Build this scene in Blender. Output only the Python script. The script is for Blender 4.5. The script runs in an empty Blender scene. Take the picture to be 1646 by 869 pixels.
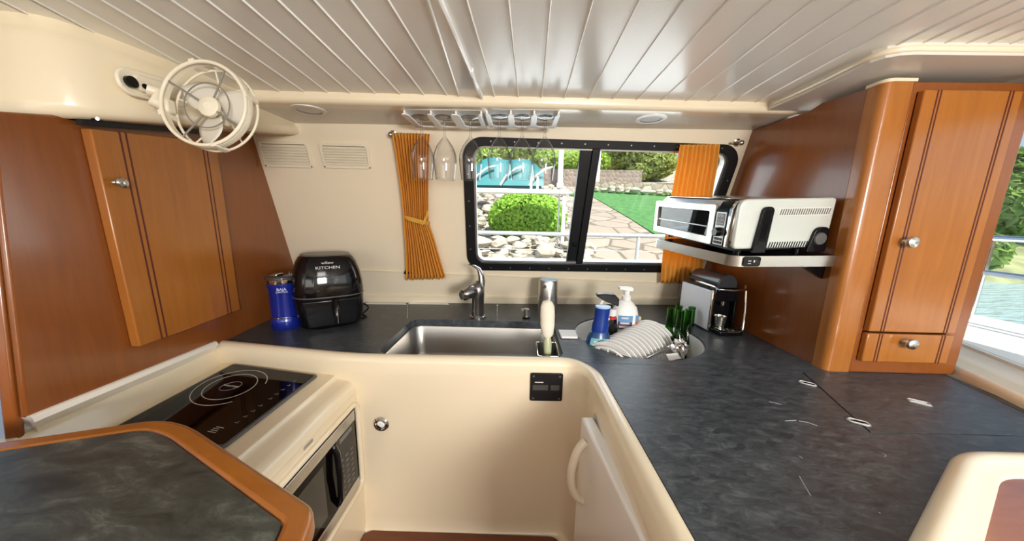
import bpy, bmesh, math, random
from mathutils import Vector as V, Matrix
from mathutils.geometry import delaunay_2d_cdt
S = bpy.context.scene
COL = S.collection
random.seed(7)
R = math.radians

# ---------------------------------------------------------------- camera
FOC, PX, PY = 515.0, 823.0, 450.0            # focal length and principal point in pixels of the 1646x869 frame
EYE = V((0, 0, 1.17))
pitch, yaw, roll = math.atan((450 - 354) / 515), R(1.2), R(1.1)
FW = V((-math.sin(yaw) * math.cos(pitch), math.cos(yaw) * math.cos(pitch), -math.sin(pitch)))
_r0 = V((math.cos(yaw), math.sin(yaw), 0)); _u0 = _r0.cross(FW)
RT = _r0 * math.cos(roll) + _u0 * math.sin(roll)
UP = _u0 * math.cos(roll) - _r0 * math.sin(roll)
cd = bpy.data.cameras.new('camera'); cam = bpy.data.objects.new('camera', cd); COL.objects.link(cam)
cd.sensor_fit = 'HORIZONTAL'; cd.sensor_width = 36; cd.lens = FOC * 36 / 1646
cd.shift_y = (PY - 434.5) / 1646; cd.shift_x = 0
cd.clip_start = 0.01; cd.clip_end = 300
cam.matrix_world = Matrix(((RT.x, UP.x, -FW.x, EYE.x), (RT.y, UP.y, -FW.y, EYE.y), (RT.z, UP.z, -FW.z, EYE.z), (0, 0, 0, 1)))
S.camera = cam

# ---------------------------------------------------------------- sky, sun, daylight, exposure
S.view_settings.view_transform = 'Standard'
try: S.view_settings.look = 'None'
except Exception: pass
S.view_settings.exposure = 0.20; S.view_settings.gamma = 1.0
S.view_settings.use_curve_mapping = False
S.cycles.max_bounces = 10; S.cycles.transmission_bounces = 10; S.cycles.transparent_max_bounces = 16
S.cycles.diffuse_bounces = 5; S.cycles.glossy_bounces = 5
S.cycles.sample_clamp_indirect = 6.0
S.cycles.use_denoising = True
S.cycles.caustics_reflective = False; S.cycles.caustics_refractive = False
w = bpy.data.worlds.new('sky'); S.world = w; w.use_nodes = True
nt = w.node_tree; nt.nodes.clear()
out = nt.nodes.new('ShaderNodeOutputWorld'); bg = nt.nodes.new('ShaderNodeBackground'); sk = nt.nodes.new('ShaderNodeTexSky')
sk.sky_type = 'NISHITA'; sk.sun_disc = False; sk.sun_elevation = R(52); sk.sun_rotation = R(150); sk.air_density = 1.0; sk.dust_density = 2.5; sk.ozone_density = 1.0
bg.inputs[1].default_value = 0.17
nt.links.new(sk.outputs[0], bg.inputs[0]); nt.links.new(bg.outputs[0], out.inputs[0])

def sun(name, d, strength, col, ang):
    l = bpy.data.lights.new(name, 'SUN'); l.energy = strength; l.color = col; l.angle = R(ang)
    o = bpy.data.objects.new(name, l); COL.objects.link(o); o.rotation_euler = V(d).to_track_quat('-Z', 'Y').to_euler(); return o
def area(name, loc, target, sx, sy, power, col):
    l = bpy.data.lights.new(name, 'AREA'); l.shape = 'RECTANGLE'; l.size = sx; l.size_y = sy; l.energy = power; l.color = col
    o = bpy.data.objects.new(name, l); COL.objects.link(o); o.location = loc
    o.rotation_euler = (V(target) - V(loc)).to_track_quat('-Z', 'Y').to_euler(); return o
sun('sun', (-0.35, 0.62, -0.95), 6.2, (1.0, 0.95, 0.86), 1.0)
# daylight through the saloon windows to the right of and behind the photographer, and the galley window
area('daylight_aft_door', (0.98, -1.55, 1.32), (-0.3, 0.9, 0.55), 0.55, 0.4, 52.0, (1.0, 0.975, 0.94))
area('daylight_aft_window', (-0.5, -1.6, 1.15), (0.0, 0.2, 1.75), 1.6, 0.5, 9.0, (1.0, 0.96, 0.90))
area('daylight_right_window', (1.29, -0.45, 1.22), (-0.2, 0.6, 0.9), 1.2, 0.5, 2.6, (0.97, 0.98, 1.0))
area('daylight_left_door', (-1.45, -0.5, 1.15), (0.2, 0.7, 0.9), 0.7, 0.7, 2.0, (1.0, 0.97, 0.93))
area('daylight_galley_window', (0.33, 1.80, 1.22), (0.2, 0.7, 0.75), 1.05, 0.5, 5.0, (0.88, 0.95, 1.0))

# ---------------------------------------------------------------- pixel helpers (a pixel's ray met with a real plane)
def ray(x, y): return FW * FOC + RT * (x - PX) - UP * (y - PY)
def pl(x, y, n, p):
    d = ray(x, y); n = V(n); return EYE + d * (n.dot(V(p) - EYE) / n.dot(d))
def oz(x, y, z): return pl(x, y, (0, 0, 1), (0, 0, z))
def ox(x, y, X): return pl(x, y, (1, 0, 0), (X, 0, 0))
def oy(x, y, Y): return pl(x, y, (0, 1, 0), (0, Y, 0))

# ---------------------------------------------------------------- materials
MATS = {}
def mat(name, col, rough=0.5, metal=0.0, spec=0.5, bump=0.0, bscale=60.0, var=0.0, vscale=6.0, coat=0.0, emit=None):
    if name in MATS: return MATS[name]
    m = bpy.data.materials.new(name); m.use_nodes = True; n = m.node_tree; b = n.nodes['Principled BSDF']
    c = (*col, 1)
    b.inputs['Base Color'].default_value = c; b.inputs['Roughness'].default_value = rough; b.inputs['Metallic'].default_value = metal
    b.inputs['Specular IOR Level'].default_value = spec; b.inputs['Coat Weight'].default_value = coat; b.inputs['Coat Roughness'].default_value = 0.08
    tc = n.nodes.new('ShaderNodeTexCoord')
    if var:
        t = n.nodes.new('ShaderNodeTexNoise'); t.inputs['Scale'].default_value = vscale; t.inputs['Detail'].default_value = 5
        r = n.nodes.new('ShaderNodeValToRGB'); r.color_ramp.elements[0].position = .3; r.color_ramp.elements[1].position = .7
        r.color_ramp.elements[0].color = (*[max(0, v * (1 - var)) for v in col], 1); r.color_ramp.elements[1].color = (*[min(1, v * (1 + var)) for v in col], 1)
        n.links.new(tc.outputs['Object'], t.inputs['Vector']); n.links.new(t.outputs['Fac'], r.inputs[0]); n.links.new(r.outputs[0], b.inputs['Base Color'])
    if bump:
        t = n.nodes.new('ShaderNodeTexNoise'); t.inputs['Scale'].default_value = bscale; t.inputs['Detail'].default_value = 3
        bp = n.nodes.new('ShaderNodeBump'); bp.inputs['Strength'].default_value = bump; bp.inputs['Distance'].default_value = 0.004
        n.links.new(tc.outputs['Object'], t.inputs['Vector']); n.links.new(t.outputs['Fac'], bp.inputs['Height']); n.links.new(bp.outputs[0], b.inputs['Normal'])
    if emit:
        b.inputs['Emission Color'].default_value = (*emit[:3], 1); b.inputs['Emission Strength'].default_value = emit[3]
    MATS[name] = m; return m
def wood(name, c0, c1, scale=(18, 18, 1.6), rough=0.28, coat=0.35):
    m = bpy.data.materials.new(name); m.use_nodes = True; n = m.node_tree; b = n.nodes['Principled BSDF']
    tc = n.nodes.new('ShaderNodeTexCoord'); mp = n.nodes.new('ShaderNodeMapping'); mp.inputs['Scale'].default_value = scale
    t = n.nodes.new('ShaderNodeTexNoise'); t.inputs['Scale'].default_value = 3.0; t.inputs['Detail'].default_value = 8; t.inputs['Roughness'].default_value = .6; t.inputs['Distortion'].default_value = .6
    t2 = n.nodes.new('ShaderNodeTexNoise'); t2.inputs['Scale'].default_value = 2.2; t2.inputs['Detail'].default_value = 2
    mx = n.nodes.new('ShaderNodeMath'); mx.operation = 'MULTIPLY_ADD'; mx.inputs[1].default_value = .45
    ad = n.nodes.new('ShaderNodeMath'); ad.operation = 'MULTIPLY'; ad.inputs[1].default_value = .55
    r = n.nodes.new('ShaderNodeValToRGB'); r.color_ramp.elements[0].position = .32; r.color_ramp.elements[1].position = .68
    r.color_ramp.elements[0].color = (*c0, 1); r.color_ramp.elements[1].color = (*c1, 1)
    L = n.links.new
    L(tc.outputs['Object'], mp.inputs[0]); L(mp.outputs[0], t.inputs['Vector']); L(tc.outputs['Object'], t2.inputs['Vector'])
    L(t2.outputs['Fac'], ad.inputs[0]); L(t.outputs['Fac'], mx.inputs[0]); L(ad.outputs[0], mx.inputs[2]); L(mx.outputs[0], r.inputs[0]); L(r.outputs[0], b.inputs['Base Color'])
    b.inputs['Roughness'].default_value = rough; b.inputs['Coat Weight'].default_value = coat; b.inputs['Coat Roughness'].default_value = .12
    b.inputs['Specular IOR Level'].default_value = .45
    MATS[name] = m; return m
def slate(name, c0, c1, c2, rough=0.38, sc=7.0):
    m = bpy.data.materials.new(name); m.use_nodes = True; n = m.node_tree; b = n.nodes['Principled BSDF']; L = n.links.new
    tc = n.nodes.new('ShaderNodeTexCoord')
    t = n.nodes.new('ShaderNodeTexNoise'); t.inputs['Scale'].default_value = sc; t.inputs['Detail'].default_value = 10; t.inputs['Roughness'].default_value = .72; t.inputs['Distortion'].default_value = .7
    r = n.nodes.new('ShaderNodeValToRGB'); e = r.color_ramp.elements
    e[0].position = .36; e[0].color = (*c0, 1); e[1].position = .54; e[1].color = (*c1, 1); x = e.new(.74); x.color = (*c2, 1)
    mp = n.nodes.new('ShaderNodeMapping'); mp.inputs['Rotation'].default_value = (0, 0, .6); mp.inputs['Scale'].default_value = (1.0, 2.2, 1)
    L(tc.outputs['Object'], mp.inputs[0]); L(mp.outputs[0], t.inputs['Vector']); L(t.outputs['Fac'], r.inputs[0]); L(r.outputs[0], b.inputs['Base Color'])
    rr = n.nodes.new('ShaderNodeMapRange'); rr.inputs[3].default_value = rough - .06; rr.inputs[4].default_value = rough + .1
    L(t.outputs['Fac'], rr.inputs[0]); L(rr.outputs[0], b.inputs['Roughness'])
    bp = n.nodes.new('ShaderNodeBump'); bp.inputs['Strength'].default_value = .12; bp.inputs['Distance'].default_value = .003; L(t.outputs['Fac'], bp.inputs['Height']); L(bp.outputs[0], b.inputs['Normal'])
    b.inputs['Specular IOR Level'].default_value = .5
    MATS[name] = m; return m
def pane_glass(name, tint=(1, 1, 1)):
    m = bpy.data.materials.new(name); m.use_nodes = True; n = m.node_tree; n.nodes.clear(); L = n.links.new
    o = n.nodes.new('ShaderNodeOutputMaterial'); mx = n.nodes.new('ShaderNodeMixShader'); t = n.nodes.new('ShaderNodeBsdfTransparent'); g = n.nodes.new('ShaderNodeBsdfGlossy')
    lw = n.nodes.new('ShaderNodeLayerWeight'); lw.inputs[0].default_value = .5; f = n.nodes.new('ShaderNodeValToRGB'); e = f.color_ramp.elements
    e[0].color = (.025, .025, .025, 1); e[0].position = .5; e[1].color = (.9, .9, .9, 1); e[1].position = 1; x = e.new(.8); x.color = (.10, .10, .10, 1)
    t.inputs[0].default_value = (*tint, 1); g.inputs['Roughness'].default_value = 0.0
    L(lw.outputs['Facing'], f.inputs[0]); L(f.outputs[0], mx.inputs[0]); L(t.outputs[0], mx.inputs[1]); L(g.outputs[0], mx.inputs[2]); L(mx.outputs[0], o.inputs[0])
    MATS[name] = m; return m
def thin_glass(name, edge=(.16, .17, .18)):
    m = bpy.data.materials.new(name); m.use_nodes = True; n = m.node_tree; n.nodes.clear(); L = n.links.new
    o = n.nodes.new('ShaderNodeOutputMaterial'); mx = n.nodes.new('ShaderNodeMixShader'); t = n.nodes.new('ShaderNodeBsdfTransparent'); g = n.nodes.new('ShaderNodeBsdfGlossy'); f = n.nodes.new('ShaderNodeValToRGB')
    lw = n.nodes.new('ShaderNodeLayerWeight'); lw.inputs[0].default_value = .35; r = n.nodes.new('ShaderNodeValToRGB')
    def ramp(nd, st):
        e = nd.color_ramp.elements
        while len(e) < len(st): e.new(.5)
        for k, (p, c) in enumerate(st): e[k].position = p; e[k].color = (c, c, c, 1)
    ramp(r, ((.18, .96), (.38, .80), (.58, .46), (.78, .14))); ramp(f, ((.18, .07), (.42, .16), (.62, .36), (.85, .75)))
    g.inputs['Roughness'].default_value = .04
    L(lw.outputs['Facing'], r.inputs[0]); L(lw.outputs['Facing'], f.inputs[0]); L(r.outputs[0], t.inputs[0]); L(f.outputs[0], mx.inputs[0]); L(t.outputs[0], mx.inputs[1]); L(g.outputs[0], mx.inputs[2]); L(mx.outputs[0], o.inputs[0])
    MATS[name] = m; return m
def clear_glass(name, col=(1, 1, 1), rough=0.0, ior=1.45):
    m = mat(name, col, rough); b = m.node_tree.nodes['Principled BSDF']; b.inputs['Transmission Weight'].default_value = 1.0; b.inputs['IOR'].default_value = ior; return m
def cloth(name, col, trans=0.35):
    m = bpy.data.materials.new(name); m.use_nodes = True; n = m.node_tree; n.nodes.clear(); L = n.links.new
    o = n.nodes.new('ShaderNodeOutputMaterial'); mx = n.nodes.new('ShaderNodeMixShader'); d = n.nodes.new('ShaderNodeBsdfDiffuse'); t = n.nodes.new('ShaderNodeBsdfTranslucent')
    tc = n.nodes.new('ShaderNodeTexCoord'); nz = n.nodes.new('ShaderNodeTexNoise'); nz.inputs['Scale'].default_value = 300
    bp = n.nodes.new('ShaderNodeBump'); bp.inputs['Strength'].default_value = .2; bp.inputs['Distance'].default_value = .001
    L(tc.outputs['Object'], nz.inputs['Vector']); L(nz.outputs['Fac'], bp.inputs['Height']); L(bp.outputs[0], d.inputs['Normal'])
    d.inputs[0].default_value = (*col, 1); t.inputs[0].default_value = (*col, 1); mx.inputs[0].default_value = trans
    L(d.outputs[0], mx.inputs[1]); L(t.outputs[0], mx.inputs[2]); L(mx.outputs[0], o.inputs[0]); MATS[name] = m; return m
def water_mat():
    m = mat('water', (0.30, 0.44, 0.48), 0.2); n = m.node_tree; b = n.nodes['Principled BSDF']
    tc = n.nodes.new('ShaderNodeTexCoord'); mp = n.nodes.new('ShaderNodeMapping'); mp.inputs['Scale'].default_value = (.8, 2.2, 1)
    t = n.nodes.new('ShaderNodeTexNoise'); t.inputs['Scale'].default_value = 2.2; t.inputs['Detail'].default_value = 5
    bp = n.nodes.new('ShaderNodeBump'); bp.inputs['Strength'].default_value = .9; bp.inputs['Distance'].default_value = .25
    n.links.new(tc.outputs['Object'], mp.inputs[0]); n.links.new(mp.outputs[0], t.inputs['Vector']); n.links.new(t.outputs['Fac'], bp.inputs['Height']); n.links.new(bp.outputs[0], b.inputs['Normal'])
    return m
def stones(name, c0, c1, gap, scale, rnd=1.0):
    m = bpy.data.materials.new(name); m.use_nodes = True; n = m.node_tree; b = n.nodes['Principled BSDF']; L = n.links.new
    tc = n.nodes.new('ShaderNodeTexCoord'); v = n.nodes.new('ShaderNodeTexVoronoi'); v.inputs['Scale'].default_value = scale; v.inputs['Randomness'].default_value = rnd
    v2 = n.nodes.new('ShaderNodeTexVoronoi'); v2.feature = 'DISTANCE_TO_EDGE'; v2.inputs['Scale'].default_value = scale; v2.inputs['Randomness'].default_value = rnd
    r = n.nodes.new('ShaderNodeValToRGB'); r.color_ramp.elements[0].color = (*c0, 1); r.color_ramp.elements[1].color = (*c1, 1)
    g = n.nodes.new('ShaderNodeMath'); g.operation = 'GREATER_THAN'; g.inputs[1].default_value = .035
    mx = n.nodes.new('ShaderNodeMix'); mx.data_type = 'RGBA'; mx.inputs[6].default_value = (*gap, 1)
    L(tc.outputs['Object'], v.inputs['Vector']); L(tc.outputs['Object'], v2.inputs['Vector']); L(v.outputs['Color'], r.inputs[0]); L(v2.outputs['Distance'], g.inputs[0])
    L(g.outputs[0], mx.inputs[0]); L(r.outputs[0], mx.inputs[7]); L(mx.outputs[2], b.inputs['Base Color'])
    bp = n.nodes.new('ShaderNodeBump'); bp.inputs['Strength'].default_value = .6; bp.inputs['Distance'].default_value = .05; L(v2.outputs['Distance'], bp.inputs['Height']); L(bp.outputs[0], b.inputs['Normal'])
    b.inputs['Roughness'].default_value = .9; MATS[name] = m; return m

CREAM = mat('cream_gelcoat', (0.79, 0.685, 0.50), 0.26, bump=.03, bscale=5, coat=.25)
WALLC = mat('cream_wall', (0.80, 0.705, 0.54), 0.42, bump=.08, bscale=220)
CEILM = mat('ceiling_white', (0.86, 0.84, 0.79), 0.2, bump=.05, bscale=160)
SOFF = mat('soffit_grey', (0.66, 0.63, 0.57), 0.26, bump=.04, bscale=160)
WHITE = mat('white_plastic', (0.84, 0.83, 0.80), 0.3)
FRIDGE = mat('fridge_white', (0.86, 0.85, 0.82), 0.2)
IVORY = mat('ivory_plastic', (0.78, 0.71, 0.56), 0.35)
WDOOR = wood('cherry_door', (0.30, 0.100, 0.016), (0.43, 0.155, 0.028))
WPAN = wood('cherry_panel', (0.185, 0.052, 0.010), (0.27, 0.080, 0.014))
WEDGE = wood('cherry_edge', (0.28, 0.088, 0.012), (0.42, 0.145, 0.022), scale=(5, 9, 5))
WFRAME = wood('cherry_frame', (0.20, 0.055, 0.010), (0.29, 0.085, 0.015))
WFLOOR = wood('teak_floor', (0.10, 0.024, 0.008), (0.17, 0.045, 0.013), scale=(2, 20, 20))
GROOVE = mat('wood_groove', (0.085, 0.012, 0.006), 0.5)
SLATE = slate('slate_worktop', (0.020, 0.024, 0.029), (0.052, 0.061, 0.069), (0.125, 0.138, 0.145), sc=26, rough=.36)
SLATE2 = slate('slate_table', (0.022, 0.025, 0.021), (0.062, 0.067, 0.057), (0.19, 0.20, 0.17), sc=9)
BLACK = mat('black_plastic', (0.004, 0.004, 0.005), 0.2, spec=.22)
BLACKG = mat('black_gloss', (0.004, 0.004, 0.005), 0.07, spec=.4)
BLACKF = mat('black_frame', (0.007, 0.007, 0.008), 0.42, spec=.3)
DARKG = mat('dark_grey', (0.09, 0.09, 0.085), 0.35)
STEEL = mat('brushed_steel', (0.56, 0.55, 0.52), 0.3, 1.0)
STEELD = mat('steel_sink', (0.42, 0.395, 0.36), 0.3, 1.0)
CHROME = mat('chrome', (0.70, 0.69, 0.66), 0.1, 1.0)
PEWTER = mat('pewter_knob', (0.62, 0.60, 0.55), 0.25, 1.0)
NICKEL = mat('nickel_faucet', (0.34, 0.33, 0.32), 0.2, 1.0)
ALU = mat('grey_aluminium', (0.46, 0.46, 0.45), 0.33, .9)
WGLASS = pane_glass('window_glass', (.97, .985, .98))
DARKGL = mat('dark_glass', (0.003, 0.002, 0.002), 0.05, spec=.12)
CURT = cloth('mustard_curtain', (0.92, 0.53, 0.11), .45)
TIE = cloth('mustard_band', (0.66, 0.36, 0.07), .1)
PRINT = mat('pale_print', (0.62, 0.62, 0.60), .5)
DIM = mat('dim_print', (0.16, 0.16, 0.16), .5)

# ---------------------------------------------------------------- mesh builder
def frame(o, ex, ey, ez=None):
    ex = V(ex).normalized(); ey = V(ey); ey = (ey - ex * ey.dot(ex)).normalized(); ez = ex.cross(ey)
    return Matrix(((ex.x, ey.x, ez.x, o[0]), (ex.y, ey.y, ez.y, o[1]), (ex.z, ey.z, ez.z, o[2]), (0, 0, 0, 1)))
def rot_to(d):
    return V(d).to_track_quat('Z', 'Y').to_matrix().to_4x4()
def rrect(x0, y0, x1, y1, r, n=6):
    p = []
    for cx, cy, a in ((x1 - r, y1 - r, 0), (x0 + r, y1 - r, 90), (x0 + r, y0 + r, 180), (x1 - r, y0 + r, 270)):
        for k in range(n + 1):
            t = R(a + 90 * k / n); p.append((cx + r * math.cos(t), cy + r * math.sin(t)))
    return p
def fillet(pts, r, n=5, closed=True):
    out = []; N = len(pts)
    for i, p in enumerate(pts):
        if not closed and i in (0, N - 1): out.append(V(p)); continue
        a, b, c = V(pts[i - 1]), V(p), V(pts[(i + 1) % N])
        rr = r[i] if isinstance(r, (list, tuple)) else r
        u, v = (a - b), (c - b); d = min(rr, u.length * .45, v.length * .45)
        if d < 1e-5: out.append(b); continue
        p0, p1 = b + u.normalized() * d, b + v.normalized() * d
        for k in range(n + 1):
            t = k / n; out.append(p0 * (1 - t) ** 2 + b * 2 * t * (1 - t) + p1 * t * t)
    return out
def dense(pts, m=.12):
    out = []
    for i, p in enumerate(pts):
        q = pts[(i + 1) % len(pts)]; L = math.hypot(q[0] - p[0], q[1] - p[1]); k = max(1, int(L / m))
        out += [(p[0] + (q[0] - p[0]) * j / k, p[1] + (q[1] - p[1]) * j / k) for j in range(k)]
    return out
def inv_of(parent):
    o = parent
    while o.parent: o = o.parent
    return Matrix.LocRotScale(o.location, o.rotation_euler, None).inverted()

class MB:
    def __init__(s, M=None): s.bm = bmesh.new(); s.M = M or Matrix()
    def v(s, p): return s.bm.verts.new(s.M @ V(p))
    def f(s, vs):
        try: return s.bm.faces.new(vs)
        except ValueError: return None
    def poly(s, pts): s.f([s.v(p) for p in pts]); return s
    def loft(s, rings, close=True, cap0=True, cap1=True):
        rs = [[s.v(p) for p in r] for r in rings]; n = len(rs[0])
        for a, b in zip(rs, rs[1:]):
            for i in range(n if close else n - 1):
                j = (i + 1) % n; s.f([a[i], a[j], b[j], b[i]])
        if cap0 and close: s.f(rs[0][::-1])
        if cap1 and close: s.f(rs[-1])
        return s
    def prism(s, pts, vec):
        vec = V(vec); return s.loft([[V(p) for p in pts], [V(p) + vec for p in pts]])
    def box(s, c, d):
        c = V(c); x, y, z = d[0] / 2, d[1] / 2, d[2] / 2
        return s.loft([[c + V((-x, -y, -z)), c + V((x, -y, -z)), c + V((x, y, -z)), c + V((-x, y, -z))], [c + V((-x, -y, z)), c + V((x, -y, z)), c + V((x, y, z)), c + V((-x, y, z))]])
    def bx(s, x0, x1, y0, y1, z0, z1): return s.box(((x0 + x1) / 2, (y0 + y1) / 2, (z0 + z1) / 2), (abs(x1 - x0), abs(y1 - y0), abs(z1 - z0)))
    def cyl(s, p0, p1, r0, r1=None, n=24):
        p0, p1 = V(p0), V(p1); r1 = r0 if r1 is None else r1; q = rot_to(p1 - p0).to_3x3()
        c = [V((math.cos(2 * math.pi * k / n), math.sin(2 * math.pi * k / n), 0)) for k in range(n)]
        return s.loft([[p0 + q @ (a * r0) for a in c], [p1 + q @ (a * r1) for a in c]])
    def lathe(s, prof, o=(0, 0, 0), axis=(0, 0, 1), n=32, cap0=True, cap1=True):
        q = rot_to(axis).to_3x3(); o = V(o)
        return s.loft([[o + q @ V((max(r, 1e-5) * math.cos(2 * math.pi * k / n), max(r, 1e-5) * math.sin(2 * math.pi * k / n), z)) for k in range(n)] for r, z in prof], True, cap0, cap1)
    def tube(s, pts, r, n=10, closed=False):
        pts = [V(p) for p in pts]; N = len(pts); rings = []; up = None
        for i, p in enumerate(pts):
            if closed: d = pts[(i + 1) % N] - pts[i - 1]
            else: d = pts[min(i + 1, N - 1)] - pts[max(i - 1, 0)]
            d.normalize()
            if up is None: up = d.orthogonal().normalized()
            up = (up - d * up.dot(d)).normalized(); sd = d.cross(up)
            rr = r[i] if isinstance(r, (list, tuple)) else r
            rings.append([p + (up * math.cos(2 * math.pi * k / n) + sd * math.sin(2 * math.pi * k / n)) * rr for k in range(n)])
        if closed:
            rings.append(rings[0]); return s.loft(rings, True, False, False)
        return s.loft(rings)
    def ring(s, c, nrm, R_, r, n=48, m=10):
        q = rot_to(nrm).to_3x3(); c = V(c)
        return s.tube([c + q @ V((R_ * math.cos(2 * math.pi * k / n), R_ * math.sin(2 * math.pi * k / n), 0)) for k in range(n)], r, m, True)
    def grid(s, fn, nu, nv):
        g = [[s.v(fn(i / nu, j / nv)) for i in range(nu + 1)] for j in range(nv + 1)]
        for j in range(nv):
            for i in range(nu): s.f([g[j][i], g[j][i + 1], g[j + 1][i + 1], g[j + 1][i]])
        return s
    def ball(s, c, r, sc=(1, 1, 1), n=24, m=14):
        c = V(c); return s.loft([[c + V((r * sc[0] * math.sin(t) * math.cos(2 * math.pi * k / n), r * sc[1] * math.sin(t) * math.sin(2 * math.pi * k / n), -r * sc[2] * math.cos(t))) for k in range(n)] for t in [max(.02, min(math.pi - .02, math.pi * j / m)) for j in range(m + 1)]])
    def holes(s, outer, holes, o, ex, ey, depth):
        """flat plate with holes: 2-D outlines in the frame (o, ex, ey), extruded by depth along ex x ey"""
        loops = [dense(outer)] + [dense(h) for h in holes]
        vv, ee = [], []
        for L in loops:
            b = len(vv); vv += [V((p[0], p[1])) for p in L]; ee += [(b + k, b + (k + 1) % len(L)) for k in range(len(L))]
        cv, ce, cf, ov_, oe_, of_ = delaunay_2d_cdt(vv, ee, [], 1, 1e-7)
        def inside(q, L):
            r = False
            for k in range(len(L)):
                (x0, y0), (x1, y1) = L[k - 1][:2], L[k][:2]
                if (y0 > q[1]) != (y1 > q[1]) and q[0] < (x1 - x0) * (q[1] - y0) / (y1 - y0) + x0: r = not r
            return r
        F = frame(o, ex, ey)
        lo = [s.v(F @ V((p.x, p.y, 0))) for p in cv]; hi = [s.v(F @ V((p.x, p.y, depth))) for p in cv]
        for t in cf:
            c = sum((cv[k] for k in t), V((0, 0))) / len(t)
            if inside(c, loops[0]) and not any(inside(c, L) for L in loops[1:]):
                s.f([lo[k] for k in t][::-1]); s.f([hi[k] for k in t])
        im = {}
        for k, src in enumerate(ov_):
            for q in src: im[q] = k
        b = 0
        for L in loops:
            for k in range(len(L)):
                p, q = im[b + k], im[b + (k + 1) % len(L)]
                if p != q: s.f([lo[p], lo[q], hi[q], hi[p]])
            b += len(L)
        return s
    def text(s, t, size, F, depth=.0006, sx=1.0):
        cu = bpy.data.curves.new('tmp', 'FONT'); cu.body = t; cu.size = size; cu.align_x = 'CENTER'; cu.align_y = 'CENTER'; cu.extrude = depth
        ob = bpy.data.objects.new('tmp', cu); me = ob.to_mesh()
        vs = [s.v(F @ V((v.co.x * sx, v.co.y, v.co.z))) for v in me.vertices]
        for p in me.polygons: s.f([vs[i] for i in p.vertices])
        ob.to_mesh_clear(); bpy.data.objects.remove(ob); bpy.data.curves.remove(cu); return s
    def build(s, name, m, parent=None, bevel=0, seg=2, ang=35, sub=0, solid=0, local=False, smooth=True, weld=False):
        if weld: bmesh.ops.remove_doubles(s.bm, verts=s.bm.verts, dist=1e-4)
        bmesh.ops.recalc_face_normals(s.bm, faces=s.bm.faces)
        me = bpy.data.meshes.new(name); off = None
        if parent is not None and not local: s.bm.transform(inv_of(parent))
        if parent is None and len(s.bm.verts):
            xs = [v.co for v in s.bm.verts]
            off = V(((min(p.x for p in xs) + max(p.x for p in xs)) / 2, (min(p.y for p in xs) + max(p.y for p in xs)) / 2, min(p.z for p in xs)))
            s.bm.transform(Matrix.Translation(-off))
        s.bm.to_mesh(me); s.bm.free(); me.materials.append(m)
        if smooth:
            me.shade_smooth(); me.set_sharp_from_angle(angle=R(ang))
        o = bpy.data.objects.new(name, me); COL.objects.link(o)
        if parent is not None: o.parent = parent
        elif off: o.location = off
        if solid: d = o.modifiers.new('solid', 'SOLIDIFY'); d.thickness = solid; d.offset = 0
        if bevel: d = o.modifiers.new('bevel', 'BEVEL'); d.width = bevel; d.segments = seg; d.limit_method = 'ANGLE'; d.angle_limit = R(40); d.harden_normals = False
        if sub: d = o.modifiers.new('sub', 'SUBSURF'); d.levels = sub; d.render_levels = sub
        return o

def tag(o, label, cat, group=None):
    o['label'] = label; o['category'] = cat
    if group: o['group'] = group
    return o
def thing(name, label, cat, loc=(0, 0, 0), rz=0, group=None, F=None):
    o = bpy.data.objects.new(name, None); COL.objects.link(o); o.empty_display_size = .05
    if F is not None: o.location = F.to_translation(); o.rotation_euler = F.to_euler()
    else: o.location = loc; o.rotation_euler = (0, 0, rz)
    return tag(o, label, cat, group)
def struct(o): o['kind'] = 'structure'; return o
def dup(root, loc, label, rot=None, group=None):
    r = root.copy(); COL.objects.link(r); r.location = loc; r['label'] = label
    if rot is not None: r.rotation_euler = rot
    if group: r['group'] = group
    for ch in list(root.children):
        c = ch.copy(); COL.objects.link(c); c.parent = r
        for g in ch.children:
            d = g.copy(); COL.objects.link(d); d.parent = c
    return r
def knob_at(p, n, r, parent, name='knob', m=None):
    mb = MB(Matrix.Translation(p) @ rot_to(n))
    mb.lathe([(r * .55, 0), (r * .5, r * .25), (r * .38, r * .5), (r * .5, r * .75), (r * .9, r * .95), (r, r * 1.25), (r * .9, r * 1.55), (r * .6, r * 1.75), (r * .15, r * 1.82)], n=20)
    return mb.build(name, m or PEWTER, parent)

# ---------------------------------------------------------------- the place: main levels and planes
ZC = .72                                        # worktop
ZF = .05                                        # sole
CT = lambda X, Y=0: 1.585 + .0145 * X           # planked ceiling
SF = lambda X, Y=0: 1.553 + .0145 * X           # dropped soffit over the worktop
def onceil(x, y, d=0): return pl(x, y, (-.0145, 0, 1), (0, 0, 1.585 + d))
def onsoff(x, y, d=0): return pl(x, y, (-.0145, 0, 1), (0, 0, 1.553 + d))
def WP(X, Z, off=0):                            # the leaning window wall
    return V((X, 1.66 + .067 * (X + .832) - .35 * (Z - .72), Z)) + WN * off
WN = V((1, .067, 0)).cross(V((0, -.35, 1))).normalized()
if WN.y > 0: WN = -WN
WE1 = V((1, .067, 0)).normalized(); WE2 = WN.cross(WE1).normalized()
if WE2.z < 0: WE2 = -WE2
def onW(x, y, off=0):
    p0 = V((-.832, 1.66, .72)); return pl(x, y, WN, p0 + WN * off)
def WF(x, y, off=0):                            # frame on the window wall: x along, y up, z into the room
    return frame(onW(x, y, off), WE1, WE2)
assert WE1.cross(WE2).dot(WN) > 0
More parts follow.
